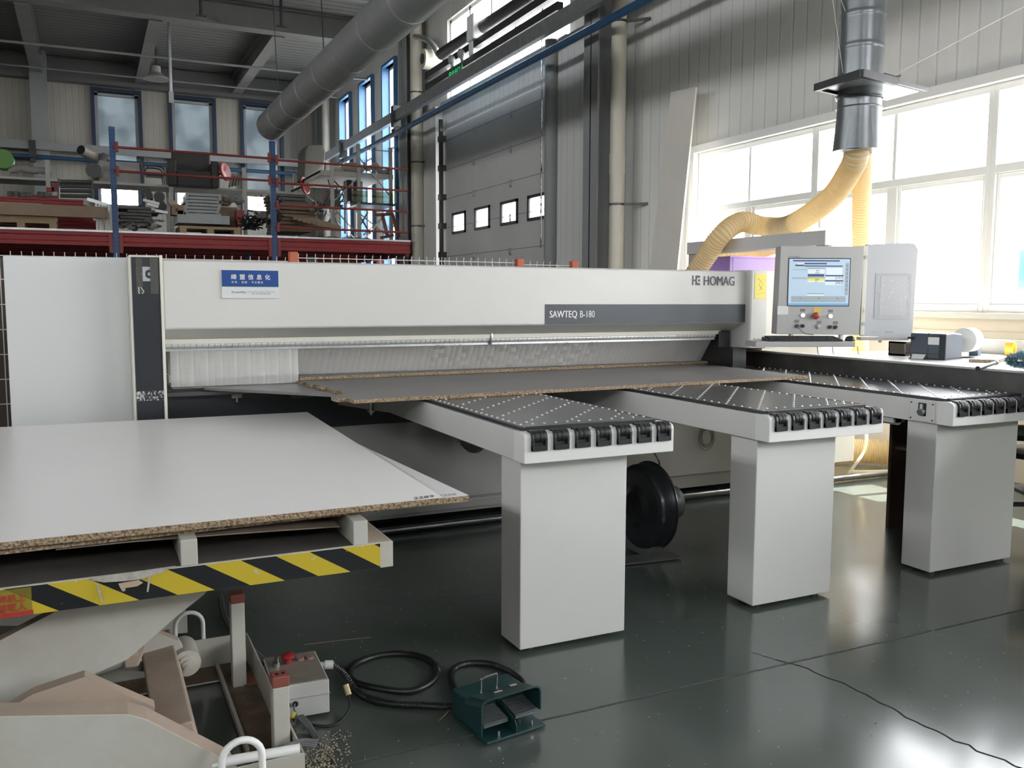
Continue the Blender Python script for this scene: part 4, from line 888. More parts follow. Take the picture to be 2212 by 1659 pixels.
b = MB(); b.box(-.035, -.005, -.035, -.028, .1265, .128).box(.045, .07, -.01, 0, .120, .1215); b.build('worn_mark', mat('worn_pink', (.42, .33, .31), .6), fp, **L)

# floor litter
b = MB()
for i in range(420):
    a = random.gauss(0, 1); c = random.gauss(0, 1); x, y = .60+.045*a+.02*c, 2.60+.075*c; 
    if x < .53: continue
    b.obox((x, y, .0018), (random.uniform(.002, .007), random.uniform(.001, .003), .002), rz=random.uniform(0, 3))
for i in range(240):
    x, y = random.uniform(.7, 3.6), random.uniform(1.9, 4.2); b.obox((x, y, .001), (random.uniform(.002, .005), random.uniform(.001, .003), .0015), rz=random.uniform(0, 3))
tag(b.build('wood_chips', mat('chips', (.45, .38, .26), .9)), 'scattered pale wood chips on the floor beside the lift frame', 'wood chips', kind='stuff')
for (P, lab) in (([(1.01, 2.665, .004), (1.08, 2.73, .003)], 'brown wood splinter lying on the floor left of the foot pedal'), ([(.62, 2.62, .003), (.63, 2.53, .003)], 'small wood splinter on the floor at the corner of the lift frame'), ([(.75, 3.52, .003), (1.02, 3.48, .003)], 'thin pale stick on the dark floor behind the control box')):
    b = MB(); b.tube([P[0], ((P[0][0]+P[1][0])/2+.004, (P[0][1]+P[1][1])/2, .004), P[1]], [.0012, .003, .002] if 'thin' not in lab else [.001]*3, 5); tag(b.build('splinter', mat('splinter_wood', (.30, .23, .16), .9)), lab, 'splinter')
# ================================================================== control console on its arm
Fd = Vector((.52, -.215, 0)).normalized(); FO = Vector((4.107, 4.50, 0)); RZ = math.atan2(Fd.y, Fd.x); Fn = Vector((-Fd.y, Fd.x, 0))
def onf(u, v, off=0.0):
    """(distance along the console face, height) seen at a photo point, on the face plane moved off metres back"""
    d = (u-1106)/F_PX*RGT - (v-829.5)/F_PX*UPV + FWD; o = Vector((0, 0, CAM_H)); p = FO + Fn*off
    q = o + d*((p-o).dot(Fn)/d.dot(Fn)); return (q-FO).dot(Fd), q.z
con = thing('control_console', 'grey control console with a screen hanging on an arm right of the saw', 'console', FO, rz=RZ)
CG = mat('console_grey', (.43, .43, .42), .4)
b = MB(); b.prism([(0, 0, 1.192), (.560, 0, 1.186), (.575, 0, 1.770), (.012, 0, 1.770)], (0, .10, 0)); b.build('housing', CG, con, bevel=.004, local=True)
s1, z1 = onf(1980, 533, .02); s0, z0 = onf(1868, 728, .02)
b = MB(); b.prism([(.585, .02, 1.178), (s1-.012, .02, 1.165), (s1, .02, 1.19), (s1+.012, .02, 1.755), (s1-.01, .02, 1.790), (s1-.05, .02, 1.796), (.60, .02, 1.785)], (0, .03, 0)); b.build('document_panel', mat('console_pale', (.50, .51, .53), .35), con, bevel=.003, local=True)
b = MB(); b.box(.572, .60, .005, .09, 1.186, 1.775); b.build('hinge_strip', CREAM, con, bevel=.003, local=True)
b = MB(); b.box(.58, s1-.03, .01, .08, 1.150, 1.172); b.cyl((.72, .03, 1.15), (.72, .03, 1.135), .012, 8); b.build('lower_lip', CG, con, bevel=.002, local=True)
for z in (1.70, 1.26): b = MB(); b.cyl((.587, .006, z), (.587, -.001, z), .012, 16); b.build('lock', STEEL, con, local=True)
b = MB(); b.prism([(.581, .003, 1.335), (.595, .003, 1.335), (.588, .003, 1.372)], (0, -.001, 0)); b.build('warning_mark', mat('warn_orange', (.75, .45, .18), .5), con, local=True)
# screen
def R4(u0, v0, u1, v1): a = onf(u0, v0); c = onf(u1, v1); return a[0], c[0], c[1], a[1]
x0, zt = onf(1705, 559); x1, zb = onf(1832, 660); W_, H_ = x1-x0, zt-zb
SCR = mat('screen_glow', (.36, .46, .56), .2, emit=.55)
def em(n_, c, e=.6): return mat(n_, tuple(k*.72 for k in c), .3, emit=e*.85)
b = MB(); b.box(x0-.006, x1+.006, -.002, .001, zb-.006, zt+.006); b.build('screen_rim', BLACKP, con, local=True)
b = MB(); b.box(x0, x1, -.003, 0, zb, zt); sc_ = b.build('screen', SCR, con, local=True)
def ui(name, a0, b0, a1, b1, m, y=-.0035):
    q = MB(); q.box(x0+W_*a0, x0+W_*a1, y, -.003, zt-H_*b1, zt-H_*b0); return q.build(name, m, sc_, local=True)
DKB = em('ui_navy', (.07, .10, .22), .35); WHT = em('ui_white', (.72, .80, .85), .7); YEL = em('ui_yellow', (.80, .80, .12), .6); GRY = em('ui_grey', (.38, .45, .50), .5); CYN = em('ui_cyan', (.16, .42, .66), .6); BLK = em('ui_black', (.05, .06, .08), .1)
q = MB()
def R_(a0, b0, a1, b1): q.box(x0+W_*a0, x0+W_*a1, -.0036, -.003, zt-H_*b1, zt-H_*b0)
for r in ((.06, .025, .83, .055), (.25, .085, .62, .115), (.25, .14, .88, .165), (.31, .325, .58, .375), (.60, .345, .90, .372), (.60, .455, .90, .482)): R_(*r)
q.build('header_bars', DKB, sc_, local=True); q = MB()
for r in ((.31, .19, .59, .215), (.31, .375, .59, .415), (.05, .40, .30, .43), (.31, .735, .59, .76), (.05, .80, .95, .93), (.93, .08, .985, .78), (.06, .225, .30, .24)): R_(*r)
q.build('grey_bars', GRY, sc_, local=True); q = MB(); R_(.31, .415, .59, .465); q.build('yellow_bar', YEL, sc_, local=True); q = MB(); R_(.0, .955, 1, .995); q.build('task_bar', CYN, sc_, local=True)
for r in ((.31, .22, .59, .32), (.60, .375, .90, .45), (.60, .485, .90, .56), (.61, .19, .88, .34), (.31, .76, .59, .79), (.13, .095, .24, .125), (.31, .465, .59, .5)): q = MB(); R_(*r); q.build('white_field', WHT, sc_, local=True)
q = MB(); R_(.10, .125, .245, .155); q.build('black_field', BLK, sc_, local=True)
q = MB()
for k in range(6):
    R_(.94, .12+.085*k, .975, .16+.085*k)
R_(.94, .64, .975, .675); R_(.19, .83, .21, .87); R_(.49, .83, .52, .87); R_(.80, .83, .83, .87)
q.build('icon_marks', em('ui_icon', (.28, .34, .42), .35), sc_, local=True)
def loc2w(x, y, z): return FO + Fd*x + Fn*y + Vector((0, 0, z))
RM = Matrix.Rotation(RZ, 3, 'Z') @ Matrix.Rotation(PI/2, 3, 'X')
def ctext(s, size, x, z, m, y=-.0042, al='LEFT', parent=None, bold=0, nm='lettering', dp=.0002):
    o = text(nm, s, size, loc2w(x, y, z), m, con, R=RM, align=al, bold=bold, depth=dp); o.parent = parent or con; return o
for s, a, bb, sz in (('319.0', .895, .435, .024), ('299.0', .895, .545, .024), ('80.0', .50, .265, .013), ('250.0', .50, .312, .013), ('250.0', .50, .457, .013), ('0.0', .47, .495, .012)):
    ctext(s, sz, x0+W_*a, zt-H_*bb, em('ui_text', (.06, .08, .10), .05), al='RIGHT', parent=sc_)
s, z = onf(1706, 555.5); ctext('HOMAG', .0145, s+.014, z-.003, GREYINK, y=-.001, bold=.0003)
# emblem before the word
b = MB(); b.box(s-.002, s+.0, -.0012, 0, z-.003, z+.0075).box(s+.0, s+.003, -.0012, 0, z+.001, z+.003).box(s+.003, s+.005, -.0012, 0, z-.003, z+.0075).box(s+.005, s+.009, -.0012, 0, z-.003, z-.001).box(s+.005, s+.009, -.0012, 0, z+.0055, z+.0075).cyl((s+.008, -.0012, z+.0022), (s+.008, 0, z+.0022), .0016, 8)
b.build('logo', GREYINK, con, local=True)
# buttons
def btn(u, v, r, m, name, d=.012, rim=True):
    s, z = onf(u, v); b = MB()
    if rim: b.cyl((s, 0, z), (s, -.006, z), r*1.25, 20); b.build('button_collar', STEEL, con, smooth=True, local=True); b = MB()
    b.lathe((s, 0, z), (0, -1, 0), [(0, r), (d, r), (d+.002, r*.8)], 20); return b.build(name, m, con, smooth=True, local=True)
LIT = mat('lit_button', (1, 1, 1), .3, emit=1.3)
btn(1733.5, 681, .0125, LIT, 'lit_button'); btn(1793, 683, .0125, LIT, 'lit_button')
s, z = onf(1765, 673); b = MB(); b.box(s-.024, s+.024, -.002, 0, z-.034, z+.028); b.build('yellow_plate', mat('plate_yellow', (.62, .48, .12), .5), con, local=True)
s, z = onf(1759, 682); b = MB(); b.lathe((s, 0, z), (0, -1, 0), [(0, .013), (.018, .013), (.019, .022), (.030, .024), (.035, .018), (.036, .002)], 24); b.build('stop_button', mat('stop_red', (.30, .03, .03), .4), con, smooth=True, local=True)
btn(1721, 704, .012, DSTEEL, 'key_switch'); btn(1733, 704, .012, BLACKP, 'round_button'); btn(1767, 705.5, .013, GREYP, 'round_button'); btn(1792, 706, .012, BLACKP, 'round_button'); btn(1804, 706.5, .012, BLACKP, 'round_button')
for (u, v) in ((1734, 670), (1794, 672), (1721, 694), (1769, 696), (1805, 697)):
    s, z = onf(u, v); b = MB(); b.box(s-.016, s+.016, -.0015, 0, z-.010, z+.010); b.build('label_plate', mat('label_grey', (.20, .20, .195), .5), con, local=True)
s, z = onf(1691, 671); b = MB(); b.box(s-.036, s+.036, -.001, 0, z-.026, z+.030); st = b.build('sticker', PAPER, con, local=True)
for k in range(4): ctext('—' * (3 if k else 5), .009, s-.004 if k else s-.02, z+.014-.011*k, GREYINK, y=-.0014, parent=st)
# clear pocket with an instruction sheet on the document panel
s0, zz0 = onf(1892, 590, .018); s1b, zz1 = onf(1965, 690, .018)
b = MB(); b.box(s0, s1b, .0175, .0195, zz1, zz0); o = b.build('document_pocket', mat('pocket_film', (.46, .47, .49), .25, bump=.3, bscale=25), con, local=True)
b = MB(); b.box(s0+.035, s1b-.03, .0165, .0175, zz1+.03, zz0-.02); o = b.build('sheet', mat('sheet_grey', (.47, .475, .49), .4), con, local=True)
for k in range(9):
    ctext('———————'[:random.randint(4, 7)], .012, s0+.05, zz0-.045-.024*k, mat('faint_print', (.33, .33, .34), .6), y=.0160, parent=o)
b = MB(); random.seed(11)
for k in range(26):
    sx, sz = random.uniform(s0+.01, s1b-.02), random.uniform(zz1+.01, zz0-.01); b.beam((sx, .0168, sz), (sx+random.uniform(.002, .012), .0168, sz+random.uniform(.006, .022)), .0016, .001)
b.build('painted_glints', mat('glint_white', (.9, .9, .9), .4), con, local=True)  # white slivers painted as glints on the pocket film
ctext('homag.com', .010, s0-.02, onf(1880, 718, .018)[1], GREYINK, y=.0175); ctext('Live action', .012, s0+.08, onf(1880, 718, .018)[1], GREYINK, y=.0175, bold=.0003)
# keyboard tray
L0, LZ = onf(1632, 738, -.20); L1, LZ1 = onf(1848, 746, -.20)
b = MB(); b.prism([(L0, -.20, LZ-.034), (L1, -.20, LZ-.034), (L1, -.20, LZ), (L0+.012, -.20, LZ), (L0, -.20, LZ-.01)], (0, .21, 0)); b.build('tray', CG, con, bevel=.004, local=True)
b = MB(); b.box(L0+.06, L1-.02, .01, .03, LZ-.02, LZ+.012); b.box(.1, .12, .01, .05, LZ, 1.19).box(.44, .46, .01, .05, LZ, 1.19); b.build('tray_bracket', CREAM, con, bevel=.002, local=True)
k0, _ = onf(1655, 732, -.14); k1, _ = onf(1814, 736, -.14)
kb = thing('keyboard', 'black keyboard lying on the tray under the console screen', 'keyboard', loc2w((k0+k1)/2, -.12, LZ+.0005), rz=RZ); hw = (k1-k0)/2
b = MB(); b.prism([(-hw, -.068, 0), (-hw, .068, 0), (-hw, .068, .026), (-hw, -.068, .012)], (2*hw, 0, 0)); b.build('case', BLACKP, kb, bevel=.003, local=True)
b = MB()
for r in range(5):
    for c_ in range(15): x = -hw+.014+c_*(2*hw-.028)/15; b.box(x, x+(2*hw-.028)/15-.003, -.055+r*.023, -.036+r*.023, .013+r*.0027, .021+r*.0027)
b.build('keys', RUBBER, kb, local=True)
m0, _ = onf(1836, 735, -.12); ms = thing('mouse', 'black mouse on the right end of the keyboard tray', 'mouse', loc2w(m0, -.12, LZ), rz=RZ)
b = MB(); b.ball((0, 0, .006), .028, 16, (1.1, 1.5, 1.05)); o = b.build('shell', BLACKP, ms, smooth=True, local=True)
for v in o.data.vertices: v.co.z = max(v.co.z, .0005)
b = MB(); b.cyl((.0, -.02, .03), (.004, -.02, .03), .007, 10); b.build('wheel', RUBBER, ms, local=True)
b = MB(); a0, a1 = onf(1722, 706), onf(1738, 731, -.12); b.tube(spline([loc2w(a0[0], -.012, a0[1]), loc2w(a0[0]+.03, -.05, a0[1]-.04), loc2w(a0[0]+.075, -.09, LZ+.04)], 5), .003, 6); tag(b.build('thin_lead', mat('lead_grey', (.2, .2, .2), .5)), 'thin lead hanging from the key switch of the console down to the keyboard', 'cable')
b = MB()
for u, v in ((1765, 757), (1798, 757), (1852, 757)):
    s, z = onf(u, v, -.1); b.tube([loc2w(s, -.1, LZ-.035), loc2w(s+.01, -.09, LZ-.08), loc2w(s+.03, -.06, 1.062)], .0025, 5)
b.build('tray_leads', MATS['lead_grey'], con)
# arm
t = thing('console_arm', 'long grey square arm carrying the console out from behind the saw', 'arm', (4.53, 5.2, 1.78))
b = MB(); b.box(4.452, 4.615, 4.443, 5.95, 1.786, 1.882); b.build('beam', mat('arm_grey', (.56, .565, .57), .4), t, bevel=.002)
b = MB(); b.box(4.449, 4.618, 4.440, 4.450, 1.783, 1.885); b.build('end_plate', CREAM, t, bevel=.001)
b = MB(); b.box(4.47, 4.60, 5.85, 5.95, 1.0, 1.786); b.build('post', CG, t)
b = MB(); b.cyl((4.50, 4.50, 1.77), (4.50, 4.50, 1.786), .05, 20); b.build('swivel', CG, t)

# ================================================================== dust extraction: riser, gate, hoses
RX, RY = 4.455, 4.20
t = thing('riser_duct', 'vertical grey spiral extraction duct with a slide gate coming down in front of the windows', 'duct', (RX, RY, 2.4))
RM_ = mat('riser_metal', (.22, .235, .25), .30, metal=.5, var=.25, vscale=6)
pts = []; rs = []; n = 400
for i in range(n+1): pts.append((RX, RY, 2.80+(CEIL-2.80)*i/n)); rs.append(.136 if i % 16 else .140)
b = MB(); b.tube(pts, rs, 32, cap=False); b.build('duct_wall', RM_, t, smooth=True)
b = MB(); b.lathe((RX, RY, 0), (0, 0, 1), [(2.36, .152), (2.55, .136), (2.62, .134), (2.625, .139), (2.63, .134), (2.68, .134), (2.685, .142), (2.695, .134), (2.80, .134)], 36); b.build('lower_cone', RM_, t, smooth=True)
b = MB(); b.prism([(RX-.155, RY-.03, 2.34), (RX-.02, RY-.15, 2.375), (RX-.02, RY-.14, 2.60), (RX-.128, RY-.05, 2.60)], (.002, -.004, 0)); b.build('cone_flap', RM_, t)
Lc, Tc, Rc = at(1762, 190, 'z', 2.735), at(1862, 158, 'z', 2.735), at(2002, 194, 'z', 2.735); Bc2 = Lc+(Rc-Tc)
b = MB(); b.prism([Lc, Tc, Tc+(Rc-Tc)*.48, Lc+(Rc-Tc)*.48], (0, 0, .012)); o = b.build('gate_plate', GALV, t)
b = MB(); b.prism([Lc.lerp(Tc, .16)+(Rc-Tc)*.48, Lc.lerp(Tc, .84)+(Rc-Tc)*.48, Lc.lerp(Tc, .84)+(Rc-Tc), Lc.lerp(Tc, .16)+(Rc-Tc)], (0, 0, .006)); b.build('gate_slide', GALV, t)
b = MB(); b.beam(Lc, Tc, .03, .045).beam(Tc, Tc+(Rc-Tc)*.5, .03, .045).beam(Lc, Lc+(Rc-Tc)*.95, .02, .03).beam(Tc+(Rc-Tc)*.5, Rc, .02, .02); b.build('gate_frame', DSTEEL, t)
b = MB()
for z in (2.81, 2.69):
    pp = [(RX+.143*math.cos(2*PI*i/30), RY+.143*math.sin(2*PI*i/30), z+.012*math.sin(2*PI*i/30)) for i in range(31)]; b.tube(pp, .005, 6)
b.tube([(RX+.05, RY-.14, 2.815), (RX+.13, RY-.16, 2.80), (RX+.17, RY-.16, 2.81)], .006, 6); b.build('clamp_ring', DSTEEL, t, smooth=True)
b = MB()
for P in (((RX-.15, RY, 2.83), (RX-.5, RY+.3, 5.5)), ((RX+.16, RY-.1, 2.82), (6.5, RY-.9, 3.9)), ((RX-.15, RY, 3.2), (RX-.75, RY+.9, 6.0))): b.tube([P[0], P[1]], .0022, 4)
b.build('guy_wire', WIRE, t)
def ribhose(name, P, r, label, step=.0165, mats=None, k=.93, n=20):
    S_ = spline(P, 24); L_ = [0]
    for i in range(1, len(S_)): L_.append(L_[-1] + (S_[i]-S_[i-1]).length)
    q = []; rr = []; d = 0; i = 0; j = 0
    while d < L_[-1]:
        while i < len(L_)-2 and L_[i+1] < d: i += 1
        t_ = (d-L_[i])/max(1e-9, L_[i+1]-L_[i]); q.append(S_[i].lerp(S_[i+1], t_)); rr.append(r*(1.0 if j % 3 == 0 else k)); d += step/3; j += 1
    b = MB(); b.tube(q, rr, n, cap=False); b.m = [1 if ((f//n) % 3) in (0, 2) else 0 for f in range(len(b.f))]
    o = b.build(name, mats or [HOSE, HOSERIB], smooth=True); return tag(o, label, 'hose')
X = 4.80
P = [(RX, RY, 2.40), (RX+.02, RY+.03, 2.33), at(1838, 365, 'x', 4.56), at(1800, 422, 'x', 4.68), at(1745, 465, 'x', 4.76), at(1695, 490, 'x', X-.02), at(1645, 488, 'x', 4.72), at(1600, 480, 'x', 4.54), at(1560, 506, 'x', 4.36), at(1525, 555, 'x', 4.32), at(1492, 605, 'x', 4.28)]
ribhose('extraction_hose', P, .079, 'ribbed amber hose curving from the riser duct over the console arm to the saw', step=.023)
h0 = at(1862, 330, 'y', 4.28); P = [h0+Vector((0, -.02, .06)), h0, at(1862, 400, 'y', 4.55), at(1860, 470, 'y', 4.68), at(1860, 540, 'y', 4.75), at(1858, 700, 'y', 4.80), at(1858, 800, 'y', 4.82)]
ribhose('extraction_hose', P, .064, 'straight ribbed amber hose hanging down behind the console', step=.023)
P = [at(1545, 610, 'x', 5.1), at(1550, 575, 'x', 5.1), at(1580, 552, 'x', 5.1), at(1640, 540, 'x', 5.1), at(1700, 520, 'x', 5.1), at(1760, 490, 'x', 5.15)]
ribhose('extraction_hose', P, .072, 'lower ribbed amber hose passing behind the console arm and the purple cover', step=.023)
c = at(1700, 488, 'x', X); b = MB(); b.tube(spline([at(1718, 482, 'x', X-.01), at(1700, 489, 'x', X), at(1676, 494, 'x', X)], 5), [.080]*11, 20, cap=False); tag(b.build('hose_tape', mat('clear_tape_wrap', (.50, .47, .40), .15, bump=1, bscale=40), smooth=True), 'wrinkled clear tape wrapped around the joint of the upper amber hose', 'tape')
P = [(5.55, 5.62, .10), (5.75, 5.60, .11), (5.98, 5.50, .115), (6.18, 5.32, .115), (6.27, 5.08, .115), (6.28, 4.8, .115)]
ribhose('spare_hose', P, .105, 'fat coiled amber hose lying on the floor at the wall behind the tables', step=.016)
b = MB(); b.tube(spline([at(1869, 915, 'y', 5.02), at(1872, 950, 'y', 5.02), at(1866, 975, 'y', 5.02), at(1850, 1000, 'y', 4.98), (5.3, 4.96, .07)], 6), .012, 8); b.tube(spline([(5.45, 5.08, .05), (5.75, 5.06, .03), (6.0, 4.92, .05), (6.15, 4.75, .06)], 6), .014, 8)
tag(b.build('thin_hose', HOSE, smooth=True), 'thin amber hose hanging beside the fat coiled hose on the floor', 'hose')
pc = thing('purple_cover', 'translucent purple plastic cover standing behind the right head of the saw', 'cover', (4.8, 5.6, 1.605))
b = MB(); b.box(4.53, 5.12, 5.50, 5.51, 1.606, 1.745).box(4.53, 4.54, 5.51, 5.80, 1.606, 1.745).box(4.53, 5.12, 5.50, 5.80, 1.745, 1.757); b.build('shell', PURPLE, pc, bevel=.002)
b = MB(); b.box(4.525, 5.125, 5.495, 5.50, 1.745, 1.760).box(4.555, 4.56, 5.497, 5.50, 1.606, 1.745); b.build('edge', mat('purple_edge', (.30, .10, .50), .3), pc)
# leaning white board on the right wall
tl, tr = at(1449, 199, 'x', 6.26), at(1503, 188, 'x', 6.26); bl = Vector((5.78, tl.y-.02, .0)); brr = Vector((5.78, tr.y-.14, .0))
b = MB(); n_ = (tl-bl).cross(tr-bl).normalized()*.022; n_ = n_ if n_.x > 0 else -n_; b.prism([bl, brr, tr, tl], n_)
tag(b.build('leaning_board', mat('pale_board', (.80, .76, .70), .6, var=.08, vscale=2)), 'tall narrow white board leaning on the wall between the drain pipe and the windows', 'board')

# ================================================================== workbench behind the fence and what stands on it
wb = thing('workbench', 'long white topped workbench with dark shelves behind the fence rail', 'workbench', (5.1, 3.0, 0))
b = MB(); b.box(4.625, 5.75, .6, 4.70, 1.010, 1.042); b.build('worktop', LAM, wb, bevel=.002)
for ya, xa in ((3.83, 4.45), (3.30, 4.60)): b = MB(); b.box(xa, 4.80, ya, ya+.022, 0, .785); b.build('side_panel', BROWN, wb, bevel=.001)
b = MB(); b.box(4.48, 4.79, 3.322, 3.83, .50, .515).box(4.48, 4.79, 3.322, 3.83, .763, .785); b.build('shelf', BROWN, wb)
b = MB(); b.box(4.79, 4.80, 3.322, 3.83, .0, .76); b.build('interior_shade', mat('shade_black', (.03, .027, .025), .8), wb)  # black sheet added to paint the shade inside the shelf
for (x, y) in ((4.66, .7), (5.6, .7), (5.6, 4.5), (5.62, 3.2)): b = MB(); b.box(x, x+.05, y, y+.05, 0, 1.01); b.build('leg', DSTEEL, wb)
b = MB(); b.box(5.76, 5.78, .6, 4.30, .98, 1.145); b.build('rear_upstand', mat('upstand_grey', (.50, .50, .49), .5), wb)
pr = thing('label_printer', 'dark slate label printer standing on the white bench', 'printer', (4.84, 3.79, 1.043), rz=math.radians(16))
b = MB(); b.prism([(0, 0, .004), (.26, 0, .004), (.26, 0, .150), (.24, 0, .160), (.12, 0, .170), (0, 0, .165)], (0, .225, 0)); b.build('case', TEALP, pr, bevel=.008, local=True)
b = MB(); b.box(-.001, .262, .108, .111, .0, .168).box(-.0015, 0, .0, .23, .035, .038); b.build('lid_seam', BLACKP, pr, local=True)
b = MB(); b.box(-.0025, -.001, .03, .11, .095, .142); o = b.build('sticker', PAPER, pr, local=True)
b = MB(); b.prism([(-.0015, .12, .03), (-.0015, .205, .03), (-.03, .20, .0015), (-.03, .125, .0015)], (-.001, 0, .001)); b.build('paper_tongue', PAPER, pr, local=True)
b = MB(); b.box(-.004, .0, .0, .04, .0, .155); b.box(0, .262, 0, .23, 0, .006); b.build('front_edge', BLACKP, pr, local=True)
b = MB(); b.box(-.05, .0, .20, .22, .128, .142); b.build('lever', BLACKP, pr, local=True)
lr = thing('label_roll_holder', 'white paper label roll on a dark holder behind the printer', 'roll holder', (5.25, 3.94, 1.043), rz=math.radians(16))
b = MB(); b.cyl((-.085, .0, .115), (.035, 0, .115), .080, 36); b.build('paper_roll', PAPER, lr, smooth=True, local=True)
b = MB(); b.cyl((.035, 0, .115), (.085, 0, .115), .016, 16); b.cyl((.034, 0, .115), (.037, 0, .115), .055, 24); b.build('spindle', TEALP, lr, smooth=True, local=True)
b = MB(); b.prism([(.06, -.04, 0), (.115, -.04, 0), (.11, -.035, .12), (.10, -.03, .14), (.07, -.03, .14), (.06, -.035, .12)], (0, .06, 0)); b.box(-.1, .16, -.09, .06, 0, .008); b.build('stand', TEALP, lr, bevel=.004, local=True)
b = MB(); b.box(4.945, 4.96, 4.19, 4.32, 1.043, 1.138).box(4.945, 5.3, 4.31, 4.32, 1.043, 1.138).box(4.945, 5.3, 4.19, 4.32, 1.126, 1.138).box(4.945, 5.3, 4.19, 4.32, 1.043, 1.055); o = b.build('open_box', mat('box_dark', (.07, .055, .045), .7)); tag(o, 'dark brown open box on the bench left of the label printer', 'box')
a, c = at(2065, 783, 'z', 1.043), at(2150, 778, 'z', 1.043)
b = MB(); b.slot(1); b.prism([(4.835, 3.62, 1.043), (4.93, 3.50, 1.043), (5.30, 3.68, 1.043), (5.23, 3.80, 1.043)], (0, 0, .019)); o = b.build('board_offcut', [LAM, CHIP]); tag(o, 'small white board offcut lying on the bench in front of the label printer', 'board')
for p in o.data.polygons: p.material_index = 0 if abs(p.normal.z) > .5 else 1
b = MB(); c = at(2183, 755, 'z', 1.09); pp = [c+Vector((.055*math.cos(a_)*.9, .055*math.cos(a_)*.4, .048*math.sin(a_))) for a_ in [2*PI*i/28 for i in range(29)]]
c.z = 1.095; b = MB(); b.lathe((c.x, c.y, c.z), (.35, -.93, 0), [(-.024, .036), (-.024, .050), (.024, .050), (.024, .036), (-.024, .036)], 30); tag(b.build('tape_roll', mat('tape_ochre', (.70, .48, .06), .3), smooth=True), 'yellow packing tape roll standing on the bench behind the duster', 'tape')
h1, h2 = at(2112, 796, 'z', 1.075), at(2150, 784, 'z', 1.085); dv = (h2-h1).normalized()
ds = thing('duster', 'fluffy blue and green duster with a black handle lying on the bench', 'duster', h2)
b = MB(); b.tube([h1, h1+dv*.01, h2], [.012, .0125, .009], 14); b.build('handle', BLACKP, ds, smooth=True)
b = MB(); b.tube([h2, h2+dv*.03], .013, 12); b.build('collar', PAPER, ds, smooth=True)
FL1 = mat('fluff_blue', (.10, .26, .36), .9); FL2 = mat('fluff_green', (.30, .52, .38), .9); FL3 = mat('fluff_white', (.72, .82, .78), .9)
ctr = h2 + Vector((.23, -.10, .015)); b = MB(); random.seed(5)
for i in range(8000):
    th_ = random.uniform(0, 2*PI); uu = random.uniform(-1, 1); rr_ = math.sqrt(max(0, 1-uu*uu))
    base = ctr + Vector((uu*.17, -uu*.065, 0)) + Vector((0, math.cos(th_)*rr_*.032, math.sin(th_)*rr_*.030)); dr = Vector((uu*.4, math.cos(th_)*rr_, math.sin(th_)*rr_)).normalized()
    tip = base + dr*random.uniform(.018, .034) + Vector((random.gauss(0, .006), random.gauss(0, .006), random.gauss(0, .005))); tip.z = max(tip.z, 1.046); base.z = max(base.z, 1.046)
    s_ = dr.cross(Vector((random.random(), random.random(), random.random()))).normalized()*.0014
    b.slot(2 if random.random() < .25 else (0 if uu < -.15 + random.gauss(0, .25) else 1)); b.add([base-s_, base+s_, tip], [(0, 1, 2)])
b.slot(1); b.ball(ctr, .028, 16, (4.6, 1.2, .9)); b.build('fluff', [FL1, FL2, FL3], ds)
# things stored under the bench at the right
BK = mat('storage_black', (.02, .02, .022), .5)
b = MB(); b.beam((4.86, 3.55, .18), (5.5, 3.2, .18), .03, .03); b.beam((4.86, 3.55, .18), (4.86, 3.55, 0), .03, .03); b.beam((5.4, 3.25, .18), (5.4, 3.25, 0), .03, .03); b.beam((4.9, 3.3, .30), (5.6, 2.9, .30), .3, .02); tag(b.build('step_stool', BK), 'low black metal stand on the floor behind the leg of the farthest table', 'stool')
b = MB(); b.obox((5.15, 3.2, .37), (.35, .3, .10), rz=.3); tag(b.build('tool_case', BK, bevel=.01), 'black tool case lying under the bench behind the farthest table', 'case')
b = MB(); b.obox((5.15, 3.2, .45), (.25, .24, .05), rz=.5); tag(b.build('paper_pile', PAPER, bevel=.003), 'white paper pile on the black case under the bench', 'paper')
b = MB(); b.cyl((4.9, 3.6, .62), (5.5, 3.15, .60), .05, 14); b.box(4.85, 5.6, 3.0, 3.5, .50, .53); tag(b.build('shelf_pipe', DSTEEL), 'grey tube lying on the shelf under the bench', 'pipe')
b = MB(); b.obox((12.6, 6.35, .9), (.4, 4.4, 2.5)); tag(b.build('blue_container', mat('container_blue', (.012, .16, .30), .5)), 'blue shipping container standing outside the right windows', 'container')
# cable hatch seen on the floor plus the wire mesh fence behind the saw
def mesh_fence(x0, x1, y, ztop, label, z0=.1, step=.062, wavy=0):
    t = thing('mesh_fence', label, 'fence', ((x0+x1)/2, y, 0), group=None); b = MB(); n = int((x1-x0)/step)
    for i in range(n+1):
        x = x0+step*i; b.add([], []); b.beam((x, y, z0), (x, y-.0, ztop-.06), .0055, .0055, up=(0, 1, 0)); b.beam((x, y, ztop-.06), (x, y+.014, ztop-.03), .0055, .0055, up=(0, 1, 0)); b.beam((x, y+.014, ztop-.03), (x, y, ztop), .0055, .0055, up=(0, 1, 0))
    z = ztop-.030
    while z > z0: b.beam((x0, y+.0, z), (x1, y, z), .006, .006); z -= (.16 if z < ztop-.1 else .15)
    b.build('wire_panel', WIRE, t); return t
def fpost(x, y, zt, label):
    b = MB(); b.box(x-.03, x+.03, y-.03, y+.03, 0, zt); tag(b.build('fence_post', ORANGE, bevel=.004), label, 'post', 'orange posts of the mesh fence')
mesh_fence(-2.6, 1.32, 6.5, 1.715, 'left bay of the white wire mesh fence, standing behind the saw beam')
mesh_fence(1.40, 3.15, 6.5, 1.742, 'middle bay of the white wire mesh fence, between the orange posts behind the saw')
mesh_fence(3.23, 3.66, 6.5, 1.728, 'short right bay of the white wire mesh fence behind the saw')
